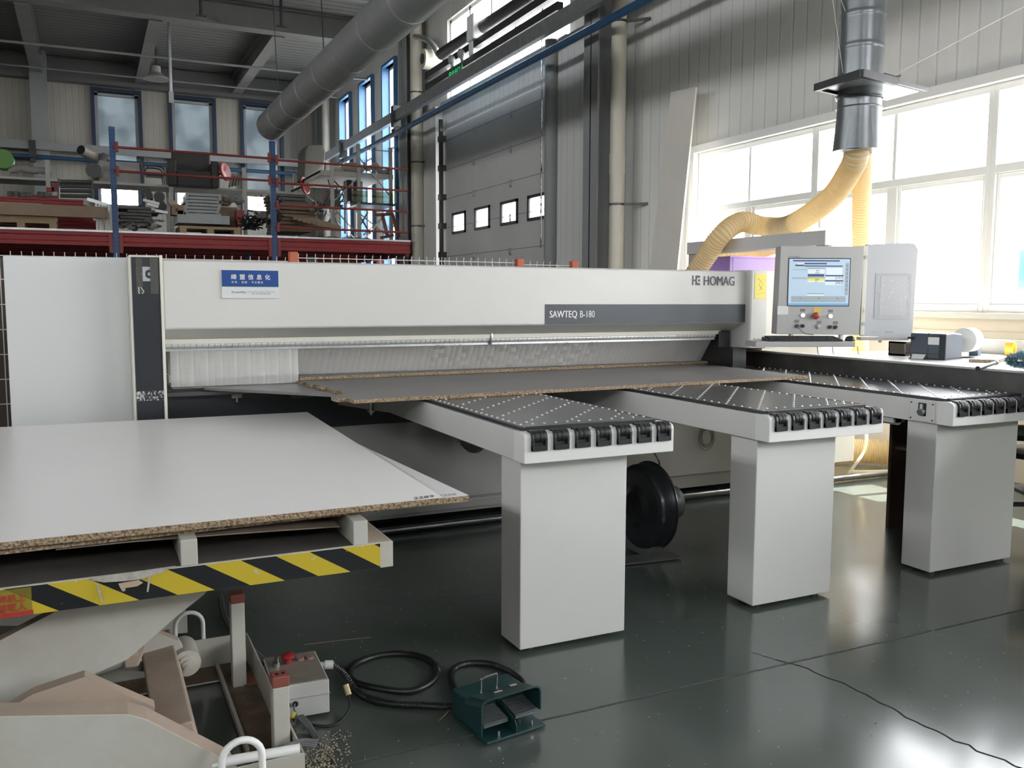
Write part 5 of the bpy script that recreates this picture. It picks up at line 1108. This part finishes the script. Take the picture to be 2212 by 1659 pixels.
fpost(1.36, 6.5, 1.755, 'orange fence post nearest the blue sign, rising behind the saw beam'); fpost(3.19, 6.5, 1.745, 'orange fence post in front of the roller door'); fpost(3.70, 6.5, 1.735, 'orange fence post farthest right, in front of the door guard post')
b = MB(); b.box(-1.6, -.30, 6.7, 6.74, 0, 1.60); tag(b.build('brown_screen', mat('screen_brown', (.085, .06, .05), .8)), 'dark brown board standing behind the mesh fence at the left edge', 'board')
# ================================================================== storage deck at the far end
DZ = 2.60
dk = thing('storage_deck', 'red steel storage deck with blue uprights spanning the far end of the hall', 'deck', (2.5, 20, 0))
def perfpost(x, y, z1, name='upright'):
    b = MB(); b.box(x-.05, x+.05, y-.045, y+.045, 0, z1); b.slot(1); z = 1.5
    while z < z1-.03:
        for s_ in (-.026, .026): b.box(x+s_-.007, x+s_+.007, y-.0465, y-.045, z, z+.022)
        z += .075
    return b.build(name, [BLUE, BLACKP], dk)
for x, y, z in ((.51, 17.46, 4.43), (3.30, 17.46, 4.40), (-2.3, 17.46, 4.43), (5.98, 20.2, 2.55), (5.98, 23.4, 2.55), (.51, 20.5, 2.5), (3.30, 20.5, 2.5), (.51, 23.6, 2.5), (3.30, 23.6, 2.5)): perfpost(x, y, z)
for (x0, x1) in ((-6, -2.35), (-2.25, .46), (.56, 3.25), (3.35, 6.05)):
    b = MB(); b.prism([(x0, 17.42, 2.34), (x0, 17.42, 2.40), (x0, 17.435, 2.42), (x0, 17.435, 2.50), (x0, 17.42, 2.52), (x0, 17.42, 2.575), (x0, 17.50, 2.575), (x0, 17.50, 2.34)], (x1-x0, 0, 0)); b.build('front_beam', RED, dk)
    b = MB(); b.box(x0, x1, 17.40, 17.50, 2.578, 2.612); b.build('edge_rail', GALV, dk)
for x in (-2.3, .51, 3.30):
    for s_ in (-.085, .085): b = MB(); b.box(x+s_-.03, x+s_+.03, 17.40, 17.42, 2.22, 2.56); b.build('beam_connector', REDRAIL, dk)
for x in (6.0,): b = MB(); b.box(x-.04, x+.04, 17.5, 24.5, 2.28, 2.56); b.build('side_beam', RED, dk)
for y in (19, 20.5, 22, 23.6): b = MB(); b.box(-6, 6, y-.04, y+.04, 2.34, 2.50); b.build('cross_beam', RED, dk)
for i in range(8): x = -5+1.45*i; b = MB(); b.box(x-.03, x+.03, 17.5, 24.5, 2.44, 2.56); b.build('joist', REDRAIL if i % 3 else DSTEEL, dk)
b = MB(); b.box(-6, 6.05, 17.5, 24.6, 2.56, DZ); b.build('deck_board', mat('deck_dark', (.09, .085, .08), .7, var=.3, vscale=3), dk)
for (x0, x1, zs) in ((.51, 3.30, (4.08, 3.66)), (3.30, 6.0, (4.05, 3.62, 3.20, 2.78))):
    for z in zs:
        b = MB(); b.cyl((x0, 17.42, z), (x1, 17.42, z-.01), .022, 10); b.build('guard_rail', REDRAIL, dk, smooth=True)
        for x in (x0+.07, x1-.07) if x1 < 5 else (x0+.07,): b = MB(); b.box(x-.025, x+.025, 17.38, 17.42, z-.09, z+.09); b.build('rail_clip', REDRAIL, dk)
b = MB(); b.box(5.2, 5.9, 21, 21.2, 0, 2.3); tag(b.build('rust_board', mat('panel_rust', (.24, .09, .05), .6)), 'rust brown panel standing under the deck near the blue windows', 'panel')
b = MB(); b.box(4.3, 4.5, 19, 19.2, 0, 2.3); tag(b.build('white_pipe_post', PVC), 'pale post under the deck seen behind the mesh fence', 'post')

# low white shelf rack along the deck
SH = mat('shelf_white', (.46, .46, .42), .5, var=.2, vscale=6); SZ = 3.83; SY = 20.5
sr = thing('storage_shelf', 'long pale metal shelf rack standing on the storage deck', 'shelf', (1.5, SY+.3, DZ))
b = MB(); b.box(-5.5, 4.55, SY, SY+.95, SZ-.05, SZ); b.build('shelf_board', SH, sr)
for x in (-3.6, -.62+.0, 1.72, 3.25): b = MB(); b.box(x-.04, x+.04, SY-.02, SY+.05, DZ, 4.3 if x > 0 else 4.2); b.build('upright', SH, sr)
for x in (-3.6, -.62, 1.72, 3.25): b = MB(); b.box(x-.04, x+.04, SY+.9, SY+.97, DZ, 4.2); b.build('upright', SH, sr)

def BXp(u0, v0, u1, v1, y, dy, zb=None, b=None):
    p, q = at(u0, v1, 'y', y), at(u1, v0, 'y', y); return (b or MB()).box(p.x, q.x, y, y+dy, p.z if zb is None else zb, q.z)
def put(name, m, label, cat, *r, group=None, **k):
    return tag(BXp(*r, **k).build(name, m, bevel=.01, seg=1), label, cat, group)
# pallets
def pallet(x0, x1, y0, y1, z, label):
    t = thing('pallet', label, 'pallet', ((x0+x1)/2, (y0+y1)/2, z), group='wooden pallets on the storage deck')
    for i in range(5): xx = x0; yy = y0+(y1-y0-.1)*i/4; b = MB(); b.box(x0, x1, yy, yy+.1, z+.145, z+.17); b.build('top_board', WOOD, t)
    for i in range(3):
        xx = x0+(x1-x0-.12)*i/2; b = MB(); b.box(xx, xx+.12, y0, y1, z+.02, z+.12); b.build('block', WOOD, t)
        b = MB(); b.box(x0, x1, y0+(y1-y0-.1)*i/2, y0+(y1-y0-.1)*i/2+.1, z+.12, z+.145) if i < 3 else 0; b.build('stringer', WOOD, t)
    return t
pallet(-1.55, -.43, 17.75, 18.6, DZ, 'wooden pallet under the pine planks at the left end of the storage deck')
pallet(1.62, 2.72, 17.75, 18.7, DZ, 'wooden pallet under the grey metal cassettes on the storage deck')
random.seed(21)
# long timber and red beams at the left
for k in range(4):
    z = DZ+.17+.0+k*.075; b = MB(); b.box(-3.2-.1*k, -.40+(.0 if k < 3 else -.25)+random.uniform(-.03, .03), 17.75, 18.05, z, z+.07)
    tag(b.build('pine_plank', WOOD), ['lowest long pine plank on the left pallet', 'second pine plank from below on the left pallet', 'third pine plank from below on the left pallet', 'topmost shorter pine plank on the left pallet'][k], 'plank', 'pine planks stacked on the left pallet')
b = MB(); p = at(0, 464, 'y', 17.72); q = at(232, 449, 'y', 17.72); b.box(-3, q.x, 17.60, 17.72, p.z, q.z)
t = tag(b.build('carton_beam', CARD), 'long narrow cardboard carton lying in front of the red beams', 'carton')
b = MB(); b.box(.32, .345, 17.6, 17.72, DZ+.02, p.z); b.box(-2.5, -2.4, 17.6, 17.72, DZ, p.z); b.build('support', WOOD, t)
RB = ('lowest', 'second', 'third', 'fourth', 'fifth', 'sixth', 'topmost')
for k in range(7):
    b = MB(); z = DZ+.0+k*.095; xx = .30+random.uniform(-.05, .02)-(.04*k); b.prism([(-3.5, 18.75, z), (-3.5, 18.75, z+.04), (-3.5, 18.77, z+.045), (-3.5, 18.77, z+.05), (-3.5, 18.75, z+.055), (-3.5, 18.75, z+.09), (-3.5, 19.2, z+.09), (-3.5, 19.2, z)], (xx+3.5, 0, 0))
    tag(b.build('red_beam', RED), '%s of the spare red beams stacked at the left of the deck' % RB[k], 'beam', 'spare red beams stacked on the deck')
for k in range(5):
    b = MB(); x = .22+.052*k; b.cyl((x, 17.80, DZ), (x, 17.9, DZ+.52), .022, 10); tag(b.build('white_tube', FRAMEW, smooth=True), 'pale tube of the upright bundle beside the first blue upright', 'tube', 'upright white tubes beside the first blue upright')
b = MB(); a, c = at(188, 430, 'y', 17.9), at(232, 443, 'y', 17.9); b.beam(a, c, .05, .06); tag(b.build('tube_rack', GALV), 'grey bar lying across the upright white tubes', 'bar')
# roller conveyor piece
t = thing('roller_conveyor', 'short black roller conveyor piece standing on the red beams', 'conveyor', at(165, 430, 'y', 18.9))
for k, v in enumerate((392, 402, 412, 423)):
    a, c = at(130, v, 'y', 18.9), at(198, v+1, 'y', 18.9); b = MB(); b.cyl(a, c, .035, 12); b.build('roller', mat('roller_slate', (.06, .07, .07), .4), t, smooth=True)
b = MB()
for u in (127, 200): a, c = at(u, 386, 'y', 18.9), at(u-1, 428, 'y', 18.9); b.beam(c, a, .05, .03)
b.build('side_frame', BLACKP, t)
b = MB(); BXp(112, 395, 124, 412, 19.0, .1, b=b); BXp(100, 405, 116, 413, 19.0, .1, b=b); b.box(-.9, -.4, 19, 19.1, 3.2, 3.34); tag(b.build('red_bracket', REDRAIL), 'red bracket lying left of the black rollers', 'bracket')
b = MB()
for k in range(12): u = random.uniform(20, 110); a = at(u, 418, 'y', 19.0); b.obox((a.x, 19.0, a.z-.02), (.10, .08, random.uniform(.04, .12)), rz=random.random())
tag(b.build('loose_parts', DIRTY), 'small loose parts heaped on top of the red beams', 'parts', kind='stuff')
# pipes on the shelf
a, c = at(184, 327, 'y', 20.6), at(212, 341, 'y', 20.9); t = thing('duct_piece', 'pale cylindrical duct piece lying on the shelf with its dark mouth forward', 'duct', a)
b = MB(); b.lathe(a+Vector((-.08, 0, .02)), (c-a), [(0, .105), (.42, .105)], 20); b.build('tube_wall', mat('tan_pvc', (.33, .30, .26), .5), t, smooth=True); b = MB(); b.cyl(a+Vector((-.075, -.0, .02))-(c-a).normalized()*.01, a+Vector((-.075, 0, .02)), .098, 20); b.build('mouth', BLACKP, t)
a = at(202, 368, 'y', 20.5); b = MB(); b.cyl((a.x, 20.5, a.z), (a.x+.15, 21.2, a.z), .155, 24, .15); b.m[-2] = 1; b.m[-1] = 0; tag(b.build('open_duct', [mat('tan_pvc', (0, 0, 0)), BLACKP], smooth=True), 'round open duct end lying on the shelf left of the first blue upright', 'duct')
a = at(223, 340, 'y', 20.8); b = MB(); b.cyl(a, a+Vector((.15, .3, -.02)), .10, 18); tag(b.build('duct_elbow', DSTEEL, smooth=True), 'dark duct piece half hidden behind the first blue upright', 'duct')
b = MB(); BXp(215, 352, 301, 397, 20.75, .25, b=b); tag(b.build('wrapped_sheet', FOILM), 'sheet of dull board wrapped in plastic standing on the shelf beside the first blue upright', 'sheet')
b = MB(); c = at(8, 346, 'y', 20.8); b.cyl((c.x, 20.6, c.z), (c.x, 21.0, c.z), .19, 24); tag(b.build('green_drum', mat('drum_green', (.10, .26, .06), .5), smooth=True), 'green round drum on the shelf at the left edge', 'drum')
b = MB(); P = [at(u, v, 'y', 20.6) for u, v in ((20, 370), (45, 364), (70, 368), (95, 369), (110, 378))]; b.tube(spline(P, 5), [.05, .06, .07, .09, .07, .06, .08, .09, .07, .07, .08, .07, .07, .06, .07, .07, .06, .07, .06, .05, .03], 10); tag(b.build('rolled_cloth', mat('cloth_grey', (.30, .28, .26), .9, bump=.8, bscale=12), smooth=True), 'long grey rolled plastic sheet lying on the shelf beside the green drum', 'roll')
# steel chair on the shelf
a = at(333, 395, 'y', 20.7); t = thing('steel_chair', 'black tubular chair standing on the shelf between the blue uprights', 'chair', (a.x, 20.7, SZ))
x, y, z = a.x, 20.7, SZ
b = MB(); b.box(x-.16, x+.22, y, y+.38, z+.20, z+.24); b.build('seat', BLACKP, t, bevel=.01)
b = MB(); b.prism([(x-.19, y+.02, z+.24), (x-.15, y+.02, z+.24), (x-.22, y+.02, z+.60), (x-.26, y+.02, z+.60)], (0, .36, 0)); b.build('backrest', BLACKP, t)
for yy in (y, y+.38): b = MB(); b.tube(spline([(x-.16, yy, z+.30), (x-.10, yy, z+.40), (x+.12, yy, z+.40), (x+.2, yy, z+.34), (x+.22, yy, z+.20)], 5), .012, 8); b.build('armrest', DSTEEL, t, smooth=True)
for xx in (x-.22, x+.21):
    for yy in (y, y+.38): b = MB(); b.tube([(xx, yy, z), (xx*.9+x*.1, yy, z+.22)], .012, 8); b.build('leg', DSTEEL, t)
# sofa like dark seats
def sofa(u0, v0, u1, v1, y, label, m_, arm_=.16):
    p, q = at(u0, v1, 'y', y), at(u1, v0, 'y', y); t = thing('armchair', label, 'armchair', ((p.x+q.x)/2, y, p.z)); h = q.z-p.z
    b = MB(); b.box(p.x+.02, q.x-.02, y+.5, y+.7, p.z, q.z); b.build('backrest', m_, t, bevel=.03)
    for s_ in (0, 1): x0 = p.x-.1 if not s_ else q.x-arm_+.1; b = MB(); b.box(x0, x0+arm_, y, y+.7, p.z, p.z+h*.66); b.build('armrest', m_, t, bevel=.03)
    b = MB(); b.box(p.x+arm_-.1, q.x-arm_+.1, y+.02, y+.5, p.z, p.z+h*.42); b.build('seat', m_, t, bevel=.03)
DKS = mat('sofa_dark', (.045, .043, .042), .7, var=.2, vscale=6)
sofa(376, 322, 462, 400, 20.2, 'big dark fabric armchair standing on the shelf under the middle far window', DKS)
t = thing('grey_sofa', 'grey upholstered sofa standing on its end right of the second blue upright', 'sofa', at(680, 398, 'y', 20.6))
a, c = at(655, 405, 'y', 20.4), at(703, 314, 'y', 20.4)
b = MB(); b.prism([(a.x, 20.4, a.z), (c.x-.05, 20.4, a.z+.12), (c.x, 20.4, c.z-.12), (c.x-.08, 20.4, c.z), (a.x+.12, 20.4, c.z-.02), (a.x+.05, 20.4, c.z-.15)], (0, .7, 0)); b.build('backrest', mat('sofa_grey', (.14, .135, .125), .85, var=.2, vscale=10), t, bevel=.03)
b = MB(); b.prism([(c.x-.05, 20.4, a.z+.12), (c.x+.35, 20.4, a.z+.45), (c.x+.36, 20.4, a.z+.55), (c.x-.02, 20.4, a.z+.62)], (0, .7, 0)); b.build('seat', mat('sofa_grey', (0, 0, 0)), t, bevel=.03)
def stool(c, r, label, rx=1.2):
    t = thing('red_stool', label, 'stool', c); b = MB(); ax = Vector((.75, -.6, .2)).normalized(); b.lathe(c, ax, [(0, .05), (.02, r), (.06, r*1.02), (.07, r*.9), (.03, .04)], 24); b.build('seat', REDP, t, smooth=True)
    b = MB(); b.tube([c-ax*.02, c-ax*.3-Vector((0, 0, .05))], .025, 8); b.build('stem', DSTEEL, t); return t
stool(at(483, 372, 'y', 20.3), .20, 'red round stool seat lying on its side on the shelf beside the dark armchair')
stool(at(655, 402, 'y', 19.9), .19, 'red round stool lying under the grey sofa')
b = MB()
for k in range(4): a = at(500+6*k, 402, 'y', 20.5); b.obox((a.x, 20.5, a.z+.12), (.03, .25, .28-.03*k), ry=.3)
tag(b.build('folded_stand', mat('olive_metal', (.22, .22, .17), .5)), 'folded metal stand with tilted plates on the shelf right of the red stool', 'stand')
# heaps between the uprights
def sheets(name, u0, v0, u1, v1, y, n, label, cat, group, m_, jit=.03, dy=.8):
    p, q = at(u0, v1, 'y', y), at(u1, v0, 'y', y); h = (q.z-p.z)/n; ords = ['lowest', 'second from below', 'third from below', 'fourth from below', 'fifth from below', 'sixth from below', 'seventh from below', 'eighth from below', 'ninth from below', 'topmost']
    for k in range(n):
        dx = random.uniform(-jit, jit); b = MB(); z = p.z+h*k
        b.box(p.x+dx, q.x+dx, y, y+dy, z+h*.12, z+h*.9); 
        if name == 'metal_cassette': b.box(p.x+dx-.02, p.x+dx+.03, y-.02, y+.05, z, z+h); b.box(q.x+dx-.03, q.x+dx+.02, y-.02, y+.05, z, z+h)
        tag(b.build(name, m_), label % ('topmost' if k == n-1 else ords[k]), cat, group)
LG = mat('cassette_grey', (.36, .38, .38), .45, var=.15, vscale=8)
sheets('metal_cassette', 402, 419, 472, 466, 17.95, 7, 'grey metal cassette, %s in the stack on the right hand pallet', 'cassette', 'grey cassettes stacked on the deck', LG)
b = MB(); BXp(384, 467, 496, 481, 17.85, .8, b=b); BXp(384, 455, 396, 470, 17.9, .3, b=b); tag(b.build('steel_tray', LG), 'long grey steel tray carrying the cassettes on the pallet', 'tray')
sheets('dull_panel', 262, 447, 330, 486, 18.0, 6, 'dull grey panel, %s in the low heap beside the first blue upright', 'panel', 'dull panels heaped beside the first blue upright', DIRTY, jit=.12)
b = MB()
for k in range(30):
    u, v = random.uniform(255, 350), random.uniform(476, 492); a = at(u, v, 'y', 17.7); b.obox((a.x, 17.7+random.random()*.3, max(a.z, DZ+.04)), (random.uniform(.05, .2), .1, random.uniform(.01, .05)), rz=random.random()*3, ry=random.uniform(-.5, .5))
tag(b.build('scrap_heap', mat('scrap_film', (.10, .085, .08), .4, var=.6, vscale=30, var2=(.30, .28, .27))), 'low heap of dark film scraps on the deck edge beside the first blue upright', 'scrap', kind='stuff')
for k, (u0, v0, u1, v1) in enumerate(((309, 432, 344, 441), (318, 441, 342, 447), (335, 455, 362, 460))):
    a, c = at(u0, v0, 'y', 17.8), at(u1, v1, 'y', 17.8); b = MB(); b.beam(a, c, .1, .05); tag(b.build('tilted_profile', FRAMEW), ['upper pale profile tilted on the dull panels', 'lower pale profile tilted on the dull panels', 'short pale profile lying in front of the shelf leg'][k], 'profile')
for k, (u, v, r) in enumerate(((344, 425, .10), (347, 446, .11), (318, 412, .08), (322, 422, .07))):
    a = at(u, v, 'y', 18.6); b = MB(); b.cyl((a.x, 18.6, a.z), (a.x+.05, 19.2, a.z), r, 16, r*.9); tag(b.build('short_pipe', mat('pipe_dark', (.055, .05, .045), .5), smooth=True), ['upper dark pipe end beside the shelf leg', 'lower dark pipe end beside the shelf leg', 'upper small dark pipe end left of the shelf leg', 'lower small dark pipe end left of the shelf leg'][k], 'pipe')
t = thing('small_carton', 'small brown carton with an open flap left of the grey cassettes', 'carton', at(385, 462, 'y', 17.9)); b = BXp(371, 443, 397, 464, 17.9, .3); b.build('box', CARD, t)
a, c = at(362, 434, 'y', 17.9), at(390, 444, 'y', 17.9); b = MB(); b.prism([a, at(376, 433, 'y', 17.9), c, at(370, 445, 'y', 17.9)], (0, .3, .02)); b.build('flap', mat('card_pale', (.50, .38, .25), .8), t)
text('lettering', 'B', .09, at(379, 457, 'y', 17.895), INK, t, bold=.003)
put('carton', CARD, 'brown carton lying right of the grey cassettes', 'carton', 473, 448, 513, 470, 18.3, .7); put('carton', mat('card_dark', (.20, .15, .11), .8), 'dark brown carton standing under the other carton', 'carton', 473, 471, 512, 497, 18.3, .7, zb=DZ)
put('carton', mat('card_pale', (0, 0, 0)), 'flat pale carton on top of the cartons beside the cassettes', 'carton', 476, 436, 500, 441, 18.4, .4)
b = MB()
for k in range(26):
    u, v = random.uniform(470, 525), random.uniform(425, 437); a = at(u, v, 'y', 18.3); b.ball(a, random.uniform(.05, .1), 7, (1, 1, .7))
tag(b.build('crumpled_film', FOILM, smooth=True), 'crumpled brown packing film heaped over the cartons', 'film', kind='stuff')
b = MB(); BXp(512, 454, 527, 476, 17.9, .3, b=b); BXp(514, 476, 522, 497, 17.9, .3, zb=DZ, b=b); tag(b.build('red_crate', REDRAIL), 'small red crate wedged between the cartons and the black heap', 'crate')
b = MB()
for k in range(60):
    u = random.gauss(543, 11); v = 497-abs(random.gauss(0, 1))*14; a = at(u, max(v, 458), 'y', 17.9); d_ = Vector((random.gauss(0, .12), random.gauss(0, .05), random.uniform(-.02, .14))); b.tube([a, a+d_*.5+Vector((0, 0, .02)), a+d_], .018, 5)
tag(b.build('cable_heap', RUBBER), 'heap of black cables and bags left of the second blue upright', 'cables', kind='stuff')
sheets('brown_panel_pack', 600, 440, 672, 500, 17.9, 8, 'brown panel pack, %s in the big stack right of the second blue upright', 'panel', 'brown panels stacked right of the second blue upright', CARD, jit=.02, dy=1.2)
sheets('grey_panel_pack', 590, 420, 662, 439, 18.1, 3, 'grey panel, %s on top of the big brown stack', 'panel', 'grey panels on top of the brown stack', DIRTY, jit=.05, dy=1.0)
def drape(name, u0, v0, u1, v1, y, m_, label):
    b = MB(); N, M_ = 12, 12; vs = []
    for j in range(M_+1):
        for i in range(N+1):
            a = at(u0+(u1-u0)*i/N + 6*math.sin(j*.9), v0+(v1-v0)*j/M_, 'y', y); vs.append((a.x, y+.10*math.sin(i*1.7+j)+.06*math.cos(j*2.1+i*.7), max(a.z+.03*math.sin(i*2.3), DZ+.02)))
    b.add(vs, [(j*(N+1)+i, j*(N+1)+i+1, (j+1)*(N+1)+i+1, (j+1)*(N+1)+i) for j in range(M_) for i in range(N)]); o = b.build(name, m_, smooth=True)
    s_ = o.modifiers.new('thickness', 'SOLIDIFY'); s_.thickness = .01; return tag(o, label, 'plastic sheet')
drape('plastic_drape', 548, 424, 606, 486, 17.78, glassmat('drape_film', (.62, .60, .58), .15, .25), 'clear plastic sheet draped over the stack around the second blue upright')
drape('plastic_drape', 672, 436, 694, 464, 17.75, mat('film_pale', (.42, .38, .33), .4, bump=.6, bscale=14), 'small pale plastic sheet hanging off the right end of the brown stack')
for k in range(7):
    a = at(655+7*k, 474+2.5*k, 'y', 17.7); b = MB(); b.obox((a.x, 17.75, a.z), (.45, .4, .06), rz=.1*k); tag(b.build('loose_board', CARD), 'loose brown board sliding off the right end of the brown stack', 'board', 'loose boards beside the brown stack')
# right hand rack: tilted white shelf with braces, glass shelf, white bag
rk = thing('tall_rack', 'tall pale metal rack with a tilted top shelf near the blue windows', 'rack', (5.2, 18.8, DZ))
def ap(u, v, y): return at(u, v, 'y', y)
y = 18.4; zt = 4.02
b = MB(); b.box(4.42, 5.98, 18.3, 20.9, 4.0, 4.04); b.box(4.42, 4.46, 18.3, 20.9, 3.94, 4.04); b.box(4.42, 5.98, 18.28, 18.31, 3.94, 4.04); b.build('top_shelf', SH, rk)
for (x, yy, z1) in ((4.66, 18.28, 4.2), (5.22, 18.28, 4.62), (5.92, 18.28, 4.60), (4.45, 20.9, 4.3), (5.92, 20.9, 4.6)): b = MB(); b.box(x-.035, x+.035, yy-.03, yy+.03, DZ, z1); b.build('upright', SH, rk)
for (p, q) in (((5.22, 18.25, 4.35), (5.92, 18.25, 3.55)), ((4.66, 18.25, 3.4), (5.22, 18.25, 3.95)), ((4.66, 18.25, 3.3), (5.22, 18.25, 2.7)), ((5.92, 18.25, 3.3), (5.3, 18.25, 2.75)), ((5.95, 18.4, 3.35), (5.95, 20.8, 2.7)), ((5.22, 18.27, 3.2), (5.92, 18.27, 2.68)), ((4.6, 20.85, 3.9), (5.9, 20.85, 2.8))): b = MB(); b.beam(p, q, .03, .02); b.build('brace', SH, rk)
b = MB(); b.box(5.25, 6.0, 18.2, 19.2, 3.38, 3.42); b.build('middle_shelf', DSTEEL, rk)
b = MB(); b.box(5.22, 5.95, 18.2, 18.22, 4.50, 4.52); b.build('top_bar', SH, rk)
b = MB(); b.box(5.0, 5.98, 18.05, 18.058, 3.44, 3.64); b.box(5.0, 5.98, 18.05, 18.6, 3.425, 3.438); tag(b.build('glass_sheets', glassmat('green_glass', (.70, .76, .62), .05, .2)), 'pale green glass sheets resting on the middle shelf of the tall rack', 'glass')
t = thing('white_sack', 'bulging pale sack lying on the top shelf of the tall rack', 'sack', ap(762, 350, 18.6)); a = ap(764, 350, 18.6)
b = MB(); b.ball((a.x, 18.7, 4.04+.13), .24, 16, (1.1, .9, .55)); b.build('bag', mat('sack_tan', (.44, .38, .30), .9, bump=.7, bscale=14), t, smooth=True)
b = MB(); b.ball((a.x-.30, 18.7, 4.11), .12, 10, (1.3, 1, .55)); b.build('neck', mat('sack_tan', (0, 0, 0)), t, smooth=True)
b = MB(); vs = []
for i in range(9):
    a = ap(786+7.0*i, 355+1.9*i+(6*math.sin(i*1.3)), 18.3); vs += [(a.x, 18.28, a.z+.05), (a.x+.02, 18.45, a.z-.03-.01*i)]
b.add(vs, [(2*i, 2*i+2, 2*i+3, 2*i+1) for i in range(8)]); o = b.build('film_flap', mat('film_pale', (0, 0, 0)), smooth=True); s_ = o.modifiers.new('thickness', 'SOLIDIFY'); s_.thickness = .01; tag(o, 'pale plastic film hanging over the right end of the tilted top shelf', 'film')
for k, (u0, v0, u1, v1, yy, lab) in enumerate(((750, 389, 762, 417, 18.5, 'black box standing left on the middle shelf of the tall rack'), (763, 392, 783, 416, 18.6, 'wider black box standing right on the middle shelf of the tall rack'))):
    t = thing('black_box', lab, 'box', ap((u0+u1)/2, v1, yy)); p, q = ap(u0, v1, yy), ap(u1, v0, yy); b = MB(); b.box(p.x, q.x, yy, yy+.3, 3.43, q.z); b.build('case', BLACKP, t, bevel=.008); b = MB(); b.box(q.x-.025, q.x+.004, yy-.01, yy+.3, 3.43, q.z); b.build('edge_profile', GALV, t)
put('grey_carton', mat('carton_taupe', (.26, .24, .22), .8), 'taupe carton standing on the rack left of the black boxes', 'carton', 697, 407, 722, 444, 18.9, .5)
b = MB()
for k in range(50):
    a = ap(random.gauss(725, 8), random.uniform(410, 446), 18.6); d_ = Vector((random.gauss(0, .1), 0, random.gauss(0, .1))); b.tube([a, a+d_], .015, 5)
tag(b.build('wire_tangle', mat('tangle_grey', (.09, .085, .075), .6)), 'dark tangle of wires hanging beside the taupe carton', 'wires', kind='stuff')
# trestles and legs below the rack
for k, (u0, v0, u1, v1) in enumerate(((705, 455, 690, 497), (712, 455, 735, 495), (745, 440, 745, 505), (725, 470, 690, 500), (728, 458, 700, 490), (770, 455, 800, 505), (795, 458, 770, 500))):
    a, c = ap(u0, v0, 18.9), ap(u1, v1, 18.9); c.z = max(c.z, DZ); b = MB(); b.beam(c, a, .035, .03); tag(b.build('trestle_leg', SH), 'thin pale trestle leg leaning under the tall rack', 'leg', 'thin trestle legs under the tall rack')
t = thing('wooden_trestle', 'red brown wooden frame standing at the right end of the storage deck', 'frame', ap(840, 510, 17.9)); RBW = mat('frame_redbrown', (.16, .045, .03), .5)
for (u0, v0, u1, v1) in ((806, 465, 850, 462), (826, 465, 838, 514), (848, 465, 862, 512), (822, 514, 850, 508)): a, c = ap(u0, v0, 17.9), ap(u1, v1, 17.9); b = MB(); b.beam(a, c, .06, .06, up=(0, 1, 0)); b.build('rail', RBW, t)
b = MB()
for k in range(22):
    u, v = random.uniform(680, 800), random.uniform(496, 506); a = ap(u, v, 17.8); b.ball((a.x, 17.85, DZ+.03), random.uniform(.03, .07), 7, (1.6, 1, .6))
tag(b.build('rag_heap', mat('rag_black', (.035, .03, .028), .9), smooth=True), 'low heap of black rags along the deck edge under the tall rack', 'rags', kind='stuff')
